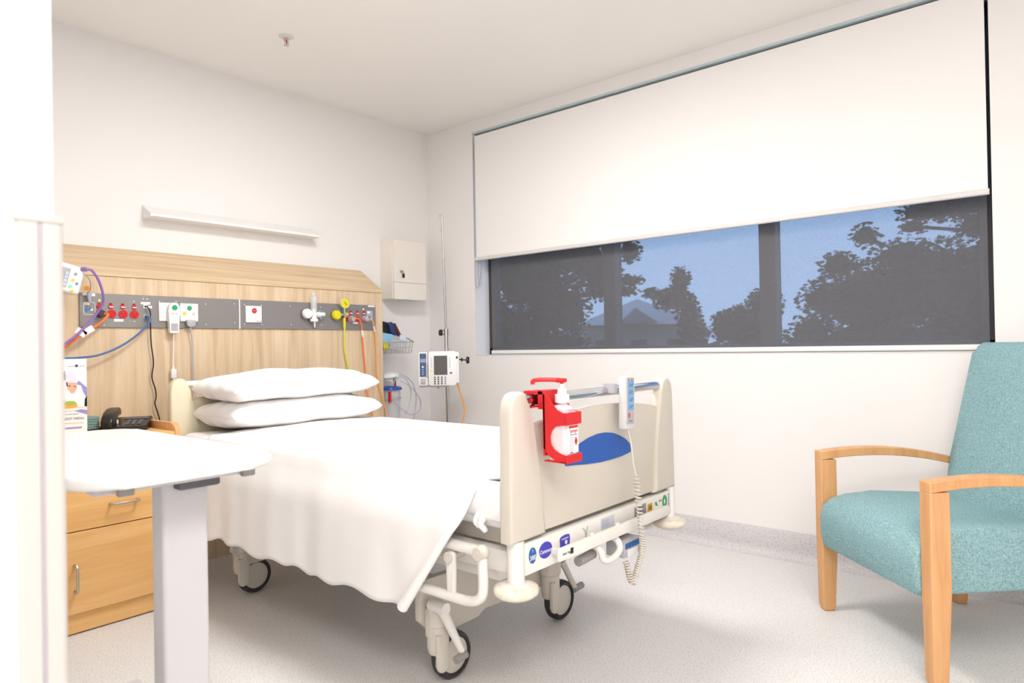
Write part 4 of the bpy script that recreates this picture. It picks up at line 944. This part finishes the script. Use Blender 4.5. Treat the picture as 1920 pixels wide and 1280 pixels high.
# small wall fitting below the pump
tag(B().lathe([(0, 0), (.010, 0), (.010, .008), (.006, .008), (.006, .004), (0, .004)], (XW, 3.62, .79), m=Matrix.Rotation(rad(-90), 4, 'Y')).obj('wall_ring', GPL), 'tiny round fitting on the corner wall below the pump', 'fitting')

# ================================================================== WIRE BASKET on the wall, canister below
t = thing('wire_basket', 'tilted steel wire basket on the wall right of the oak bedhead', 'basket', (3.0, 3.60, 1.05))
wb = Matrix.Translation((2.985, 3.595, 1.100)) @ Matrix.Rotation(rad(0), 4, 'Z')
bx, by, bz = .135, .085, .055
def wire(b, a, c, r=.0013): b.tube([wb @ Vector(a), wb @ Vector(c)], r, 5)
b = B()
for z, k in ((-bz, .86), (-bz+.037, .91), (-bz+.075, .96)):
    q = [(-bx*k, -by*k, z), (bx*k, -by*k, z), (bx*k, by, z), (-bx*k, by, z)]
    for i in range(4): wire(b, q[i], q[(i+1) % 4])
for i in range(13):
    f = -1+2*i/12; wire(b, (f*bx*.86, -by*.86, -bz), (f*bx*.96, -by*.96, -bz+.075)); wire(b, (f*bx*.86, by, -bz), (f*bx, by, bz+.03)); wire(b, (f*bx*.86, -by*.86, -bz), (f*bx*.86, by, -bz))
for i in range(6):
    f = -1+2*i/5; wire(b, (-bx*.86, f*by*.9, -bz), (-bx, f*by*.9, .02+.05*(f+1)/2)); wire(b, (bx*.86, f*by*.9, -bz), (bx, f*by*.9, .02+.05*(f+1)/2))
b.obj('wire_mesh', STEEL, t, smooth=0)
b = B()
q = [(-bx, -by, .02), (bx, -by, .02), (bx+.005, by, .088), (-bx-.005, by, .088)]
for i in range(4): wire(b, q[i], q[(i+1) % 4], .0028)
b.obj('rim', STEEL, t)
B().box(-.03, .03, by, by+.03, .02, .09, m=wb).obj('wall_hook', GPL, t, smooth=0)
def item(b, name, m_, label, cat, **k): return tag(b.obj(name, m_, **k), label, cat)
item(B().box(-.062, .062, -.018, .018, -.06, .06, m=wb @ Matrix.Translation((-.062, .03, .108)) @ Matrix.Rotation(rad(12), 4, 'Y') @ Matrix.Rotation(rad(-8), 4, 'X'), bev=.012, seg=3), 'cuff_bag', BLACKM, 'black folded blood pressure cuff on top of the wire basket', 'cuff')
item(B().box(-.020, .020, -.030, .030, -.060, .060, m=wb @ Matrix.Translation((.030, .03, .100)) @ Matrix.Rotation(rad(-24), 4, 'Y'), bev=.010, seg=3), 'rolled_cuff', NAVY, 'dark blue rolled cuff standing in the wire basket', 'cuff')
item(B().box(-.014, .014, -.032, .032, -.070, .058, m=wb @ Matrix.Translation((.066, .03, .098)) @ Matrix.Rotation(rad(-32), 4, 'Y'), bev=.008, seg=3), 'burgundy_pouch', BURG, 'burgundy and black pouch leaning at the right in the basket', 'pouch')
item(B().box(-.06, .05, -.018, .018, -.045, .035, m=wb @ Matrix.Translation((-.075, -.045, .045)) @ Matrix.Rotation(rad(8), 4, 'Y'), bev=.012, seg=3), 'blue_cloth', STRAP, 'folded pale blue cloth at the front of the basket', 'cloth')
item(B().ball(wb @ Vector((-.095, -.055, -.005)), .032, 14, (1, .7, 1.05)), 'yellow_ball', YEL, 'yellow rounded packet in the wire basket', 'packet')
item(B().box(-.075, .075, -.014, .014, -.05, .05, m=wb @ Matrix.Translation((.02, -.05, .012)) @ Matrix.Rotation(rad(10), 4, 'Y'), bev=.012, seg=3), 'clear_bag', CLEAR, 'clear plastic bag of tubing in the wire basket', 'bag')
item(B().box(-.028, .028, -.001, .001, -.017, .017, m=wb @ Matrix.Translation((.052, -.068, .050)) @ Matrix.Rotation(rad(10), 4, 'Y')), 'paper_tag', mat('pale_blue_tag', (214, 226, 240), .5), 'pale blue paper tag on the clear bag', 'tag', smooth=0)

cx, cyy = 2.985, 3.60
t = thing('suction_canister', 'clear suction canister with blue lid low on the wall right of the bedhead', 'canister', (cx, cyy, .60))
B().lathe([(0, .60), (.055, .60), (.060, .61), (.066, .80), (.062, .80), (.056, .612), (0, .606)], (cx, cyy, 0), n=32).obj('jar', CLEAR, t)
B().lathe([(0, .826), (.05, .824), (.072, .815), (.076, .808), (.076, .798), (.066, .796), (0, .796)], (cx, cyy, 0), n=32).obj('lid', BLUELID, t)
B().cyl((cx+.012, cyy-.03, .82), (cx+.008, cyy-.03, .885), .0095, n=14).obj('red_spout', REDD, t)
B().box(cx-.06, cx-.045, cyy-.06, cyy-.045, .72, .79).obj('red_marker', RED, t, smooth=0)
B().box(cx-.05, cx+.05, cyy+.05, YW, .70, .74).cyl((cx, cyy, .735), (cx, cyy, .745), .071, n=32).obj('wall_bracket', GPL, t, smooth=0)
b = B(); b.lathe([(0, .870), (.05, .872), (.066, .885), (.062, .905), (.04, .918), (0, .922)], (cx+.0, cyy, 0), n=24)
for v in b.b.verts: v.co += Vector((.010*noise.noise(v.co*25), 0, .008*noise.noise(v.co*30)))
tag(b.obj('tubing_bag', glassy('white_film', (244, 244, 246), .8, .3)), 'crumpled white plastic bag above the suction canister', 'bag')
tag(B().tube([(cx+.05, cyy-.02, .905), (cx+.10, cyy-.04, .885), (cx+.165, cyy-.04, .83), (cx+.20, cyy-.03, .75), (cx+.195, cyy-.03, .68), (cx+.17, cyy-.04, .60), (cx+.15, cyy-.04, .50)], .0045, 8, smooth=7).obj('clear_tube', CLEART), 'outermost long clear tube looping right from the suction canister', 'tube')
tag(B().tube([(cx-.02, cyy-.05, .825), (cx-.01, cyy-.06, .87), (cx+.04, cyy-.07, .885), (cx+.09, cyy-.07, .85), (cx+.118, cyy-.07, .78), (cx+.105, cyy-.07, .70), (cx+.05, cyy-.08, .62), (cx+.0, cyy-.08, .55)], .0042, 8, smooth=7).obj('clear_tube', CLEART), 'middle clear tube arching round the suction canister', 'tube')
tag(B().tube([(cx+.02, cyy-.07, .86), (cx+.07, cyy-.09, .83), (cx+.14, cyy-.09, .78), (cx+.19, cyy-.085, .715), (cx+.185, cyy-.085, .65), (cx+.10, cyy-.09, .625), (cx+.02, cyy-.09, .67), (cx-.05, cyy-.09, .74)], .0042, 8, smooth=7).obj('clear_tube', CLEART), 'clear tube crossing in front of the suction canister jar', 'tube')

# ================================================================== ARMCHAIR
s = .70711
t = thing('armchair', 'teal upholstered high-back armchair with beech arms by the window', 'chair', (2.65, .60, 0), rz=rad(225), local=True)
for sg in (-1, 1):
    x0 = .285 if sg > 0 else -.335; x1 = x0+.050
    b = B()                                                           # front leg, tapering to the floor
    zz = [(0.0, .010, .050, .010), (.02, .003, .054, .005), (.30, .0, .066, .0), (.605, .0, .064, .0)]
    rings = []
    for z, ya, yb2, ins in zz: rings.append([b.b.verts.new(q) for q in ((x0+ins, ya, z), (x1-ins, ya, z), (x1-ins, yb2, z), (x0+ins, yb2, z))])
    for i in range(len(rings)-1):
        for k in range(4): b.b.faces.new((rings[i][k], rings[i][(k+1) % 4], rings[i+1][(k+1) % 4], rings[i+1][k]))
    b.b.faces.new(rings[0]); b.b.faces.new(rings[-1][::-1])
    lg = b.obj('leg', BEECH, t, smooth=20, bev=.003)
    B().cyl(((x0+x1)/2, .03, -.0), ((x0+x1)/2, .03, .004), .014).obj('foot_pad', BARK, lg)
    b = B(); rings = []; n = 14
    for i in range(n+1):
        f = i/n; y = .0+.60*f
        zt = .650-.36*(y-.19)**2
        th = .034-.004*f
        rings.append([b.b.verts.new(q) for q in ((x0, y, zt-th), (x1, y, zt-th), (x1, y, zt), (x0, y, zt))])
    for i in range(n):
        for k in range(4): b.b.faces.new((rings[i][k], rings[i][(k+1) % 4], rings[i+1][(k+1) % 4], rings[i+1][k]))
    b.b.faces.new(rings[0]); b.b.faces.new(rings[-1][::-1])
    b.obj('armrest', BEECH, t, smooth=30, bev=.003)
    b = B(); rings = []                                               # back leg
    for z, ya, yb2, ins in ((0, .575, .612, .008), (.02, .570, .615, .004), (.30, .555, .61, 0), (.44, .56, .60, 0)): rings.append([b.b.verts.new(q) for q in ((x0+ins, ya, z), (x1-ins, ya, z), (x1-ins, yb2, z), (x0+ins, yb2, z))])
    for i in range(3):
        for k in range(4): b.b.faces.new((rings[i][k], rings[i][(k+1) % 4], rings[i+1][(k+1) % 4], rings[i+1][k]))
    b.b.faces.new(rings[0]); b.b.faces.new(rings[-1][::-1])
    lg = b.obj('leg', BEECH, t, smooth=20, bev=.003)
    B().cyl(((x0+x1)/2, .594, 0), ((x0+x1)/2, .594, .004), .012).obj('foot_pad', BARK, lg)
b = B(); sw = .283
sp_ = [(.000, .268), (-.012, .30), (-.016, .38), (-.004, .428), (.03, .456), (.09, .472), (.20, .478), (.40, .466), (.55, .450), (.60, .44), (.60, .268)]
b.prism(sp_, 'x', -sw, sw, bev=.014, seg=3); b.obj('seat', TEAL, t, smooth=50)
bk = [(.505, .445), (.540, .60), (.577, .75), (.614, .90), (.644, 1.02), (.656, 1.048), (.680, 1.062), (.712, 1.062), (.734, 1.045), (.738, 1.02), (.706, .90), (.668, .75), (.638, .60), (.615, .42), (.56, .42)]
b = B(); n = len(bk); V = []
for x in [-.262+.524*i/12 for i in range(13)]:
    V.append([])
    for (y, z) in bk:
        k = min(1, max(0, (z-.42)/.64)); xs = x*(1.07-.02*k)
        bow = .012*(1-(x/.262)**2); V[-1].append(b.b.verts.new((xs, y-bow if y < .66 and z < 1.04 else y, z)))
for i in range(12):
    for k in range(n): b.b.faces.new((V[i][k], V[i+1][k], V[i+1][(k+1) % n], V[i][(k+1) % n]))
c0 = b.b.faces.new(V[0]); c1 = b.b.faces.new(V[-1][::-1])
bmesh.ops.bevel(b.b, geom=list(set(c0.edges) | set(c1.edges)), offset=.022, segments=4, affect='EDGES', profile=.5)
b.obj('backrest', TEAL, t, smooth=50)

# ================================================================== OUTSIDE
GZ = -.6
struct(B().box(XW+.3, 130, -70, 120, GZ-.2, GZ).obj('ground_outside', GRASS, smooth=0))
def polar(px, depth, z=0):
    d = fw+(px-960)/1267.14*rt; d.z = 0
    p = d*depth; return Vector((p.x, p.y, z))
def crown(b, c, rx, rz_, n, leaf, rnd):
    for k in range(n):
        while True:
            q = Vector((rnd.uniform(-1, 1), rnd.uniform(-1, 1), rnd.uniform(-1, 1)))
            if .05 < q.length < 1: break
        q = q.normalized()*(q.length**.6)
        p = Vector(c)+Vector((q.x*rx, q.y*rx, q.z*rz_))
        m = Matrix.Rotation(rnd.uniform(0, 6.28), 3, 'Z') @ Matrix.Rotation(rnd.uniform(0, 3.14), 3, 'X')
        L = leaf*rnd.uniform(.5, 1.1)
        v = [b.b.verts.new(p+m @ Vector(o)) for o in ((-L, 0, 0), (0, -.6*L, .1*L), (L, 0, 0), (0, .6*L, .1*L))]
        b.b.faces.new(v)
def tree(label, clumps, base, leaf, dens, seed):
    rnd = random.Random(seed)
    t = thing('tree', label, 'tree', base, group='trees outside the window')
    b = B(); top = max(c[0].z for c in clumps)
    for c, rx, rz_ in clumps:
        crown(b, c, rx, rz_, min(9000, int(2.6*dens*rx*rz_/leaf**2)), leaf, rnd)
        r = bmesh.ops.create_icosphere(b.b, subdivisions=3, radius=1)
        for v in r['verts']:
            k = .62+.30*noise.noise(v.co*2.6+Vector((seed, 0, 0)))
            v.co = c+Vector((v.co.x*rx, v.co.y*rx, v.co.z*rz_))*k
    b.obj('foliage', LEAF, t, smooth=0)
    b = B(); b.tube([base, Vector((base[0], base[1], top*.8))], lambda f: .22-.14*f, 8, smooth=3)
    for c, rx, rz_ in clumps: b.tube([Vector((base[0], base[1], max(GZ+.5, c.z-1.2*rz_))), c], .05, 6)
    b.obj('trunk', BARK, t)
def at(px, py, d):                                                     # world point at a distance out in the garden
    r = fw+(px-960)/1267.14*rt-(py-640)/1267.14*up; return Vector((0, 0, 1.08))+r*d
def cl(px, py, d, wpx, hpx): return (at(px, py, d), wpx/1267*d, hpx/1267*d)
def bs(px, d): p = at(px, 640, d); return (p.x, p.y, GZ)
tree('dense dark tree filling the left pane of the window', [cl(985, 510, 14, 95, 95), cl(1060, 470, 14, 90, 60), cl(940, 620, 14, 90, 70), cl(1050, 580, 14, 62, 62), cl(1120, 500, 14, 50, 50), cl(1060, 640, 14, 50, 20), cl(1165, 545, 14, 36, 14), cl(1180, 470, 14, 24, 26), cl(1180, 525, 14, 30, 13), cl(1000, 650, 14, 90, 40), cl(1120, 545, 14, 24, 22)], bs(1010, 14), .075, 3.4, 1)
tree('round-headed tree beside the house seen through the middle pane', [cl(1275, 525, 30, 20, 27), cl(1262, 562, 30, 42, 24), cl(1292, 596, 30, 26, 38), cl(1225, 550, 30, 22, 11), cl(1300, 630, 30, 30, 30)], bs(1295, 30), .14, 5, 2)
tree('low tree behind the right mullion of the window', [cl(1395, 605, 42, 52, 36), cl(1425, 565, 42, 28, 26), cl(1360, 615, 42, 32, 34), cl(1455, 570, 42, 16, 28), cl(1420, 640, 42, 60, 34)], bs(1400, 42), .2, 5, 3)
tree('broad dark tree filling the right pane of the window', [cl(1630, 560, 24, 110, 80), cl(1740, 535, 24, 120, 90), cl(1840, 525, 24, 120, 100), cl(1572, 497, 24, 36, 28), cl(1622, 442, 24, 28, 26), cl(1560, 560, 24, 65, 45), cl(1520, 625, 24, 45, 40), cl(1690, 480, 24, 60, 34), cl(1640, 640, 24, 130, 60), cl(1800, 640, 24, 130, 70)], bs(1690, 24), .13, 3.2, 4)
tree('tall tree whose lower branches hang into the top right of the window', [cl(1740, 395, 18, 58, 26), cl(1810, 380, 18, 70, 36), cl(1850, 420, 18, 60, 34), cl(1712, 425, 18, 30, 16), cl(1780, 330, 18, 90, 40)], bs(1960, 18), .085, 2.2, 5)
tag(B().grid(lambda u, v: (lambda p, k: Vector((p.x+.5*math.sin(k*9), p.y, GZ+(1.6+.55*noise.noise(Vector((k*30, 0, 5)))+.2*noise.noise(Vector((k*110, 0, 2))))*math.sin(math.pi*v) )))(at(960+620*u, 640, 46+2.5*v), u), 160, 8).obj('hedge', LEAF), 'long low dark hedge at the far edge of the garden', 'hedge')
# house
hp = at(1190, 600, 34); hp.z = GZ
t = thing('house', 'pale roofed house among the trees seen through the middle pane', 'house', hp, rz=yaw-rad(90), local=True)
ez, rzd = 1.08+34*.030-GZ, 1.08+34*.066-GZ
B().box(-2.6, 3.6, 0, 5, 0, ez).obj('walls', CONCR, t, smooth=0)
B().prism([(-3.0, ez-.05), (.1, rzd), (2.6, ez+.28), (2.6, ez-.05)], 'y', -.3, 5.3).obj('roof', ROOF, t, smooth=0)
B().prism([(-.9, ez), (-.1, ez+.75), (1.0, ez)], 'y', -.9, -.31).obj('gable', CONCR, t, smooth=0)
B().box(-4.6, -2.61, 0, 3, ez-.75, ez-.5).box(-4.5, -4.4, .1, .2, 0, ez-.75).obj('verandah_roof', ROOF, t, smooth=0)
for x in (-1.6, .2, 2.0): B().box(x-.4, x+.4, -.02, .02, .9, 1.9).obj('window', FRAME, t, smooth=0)
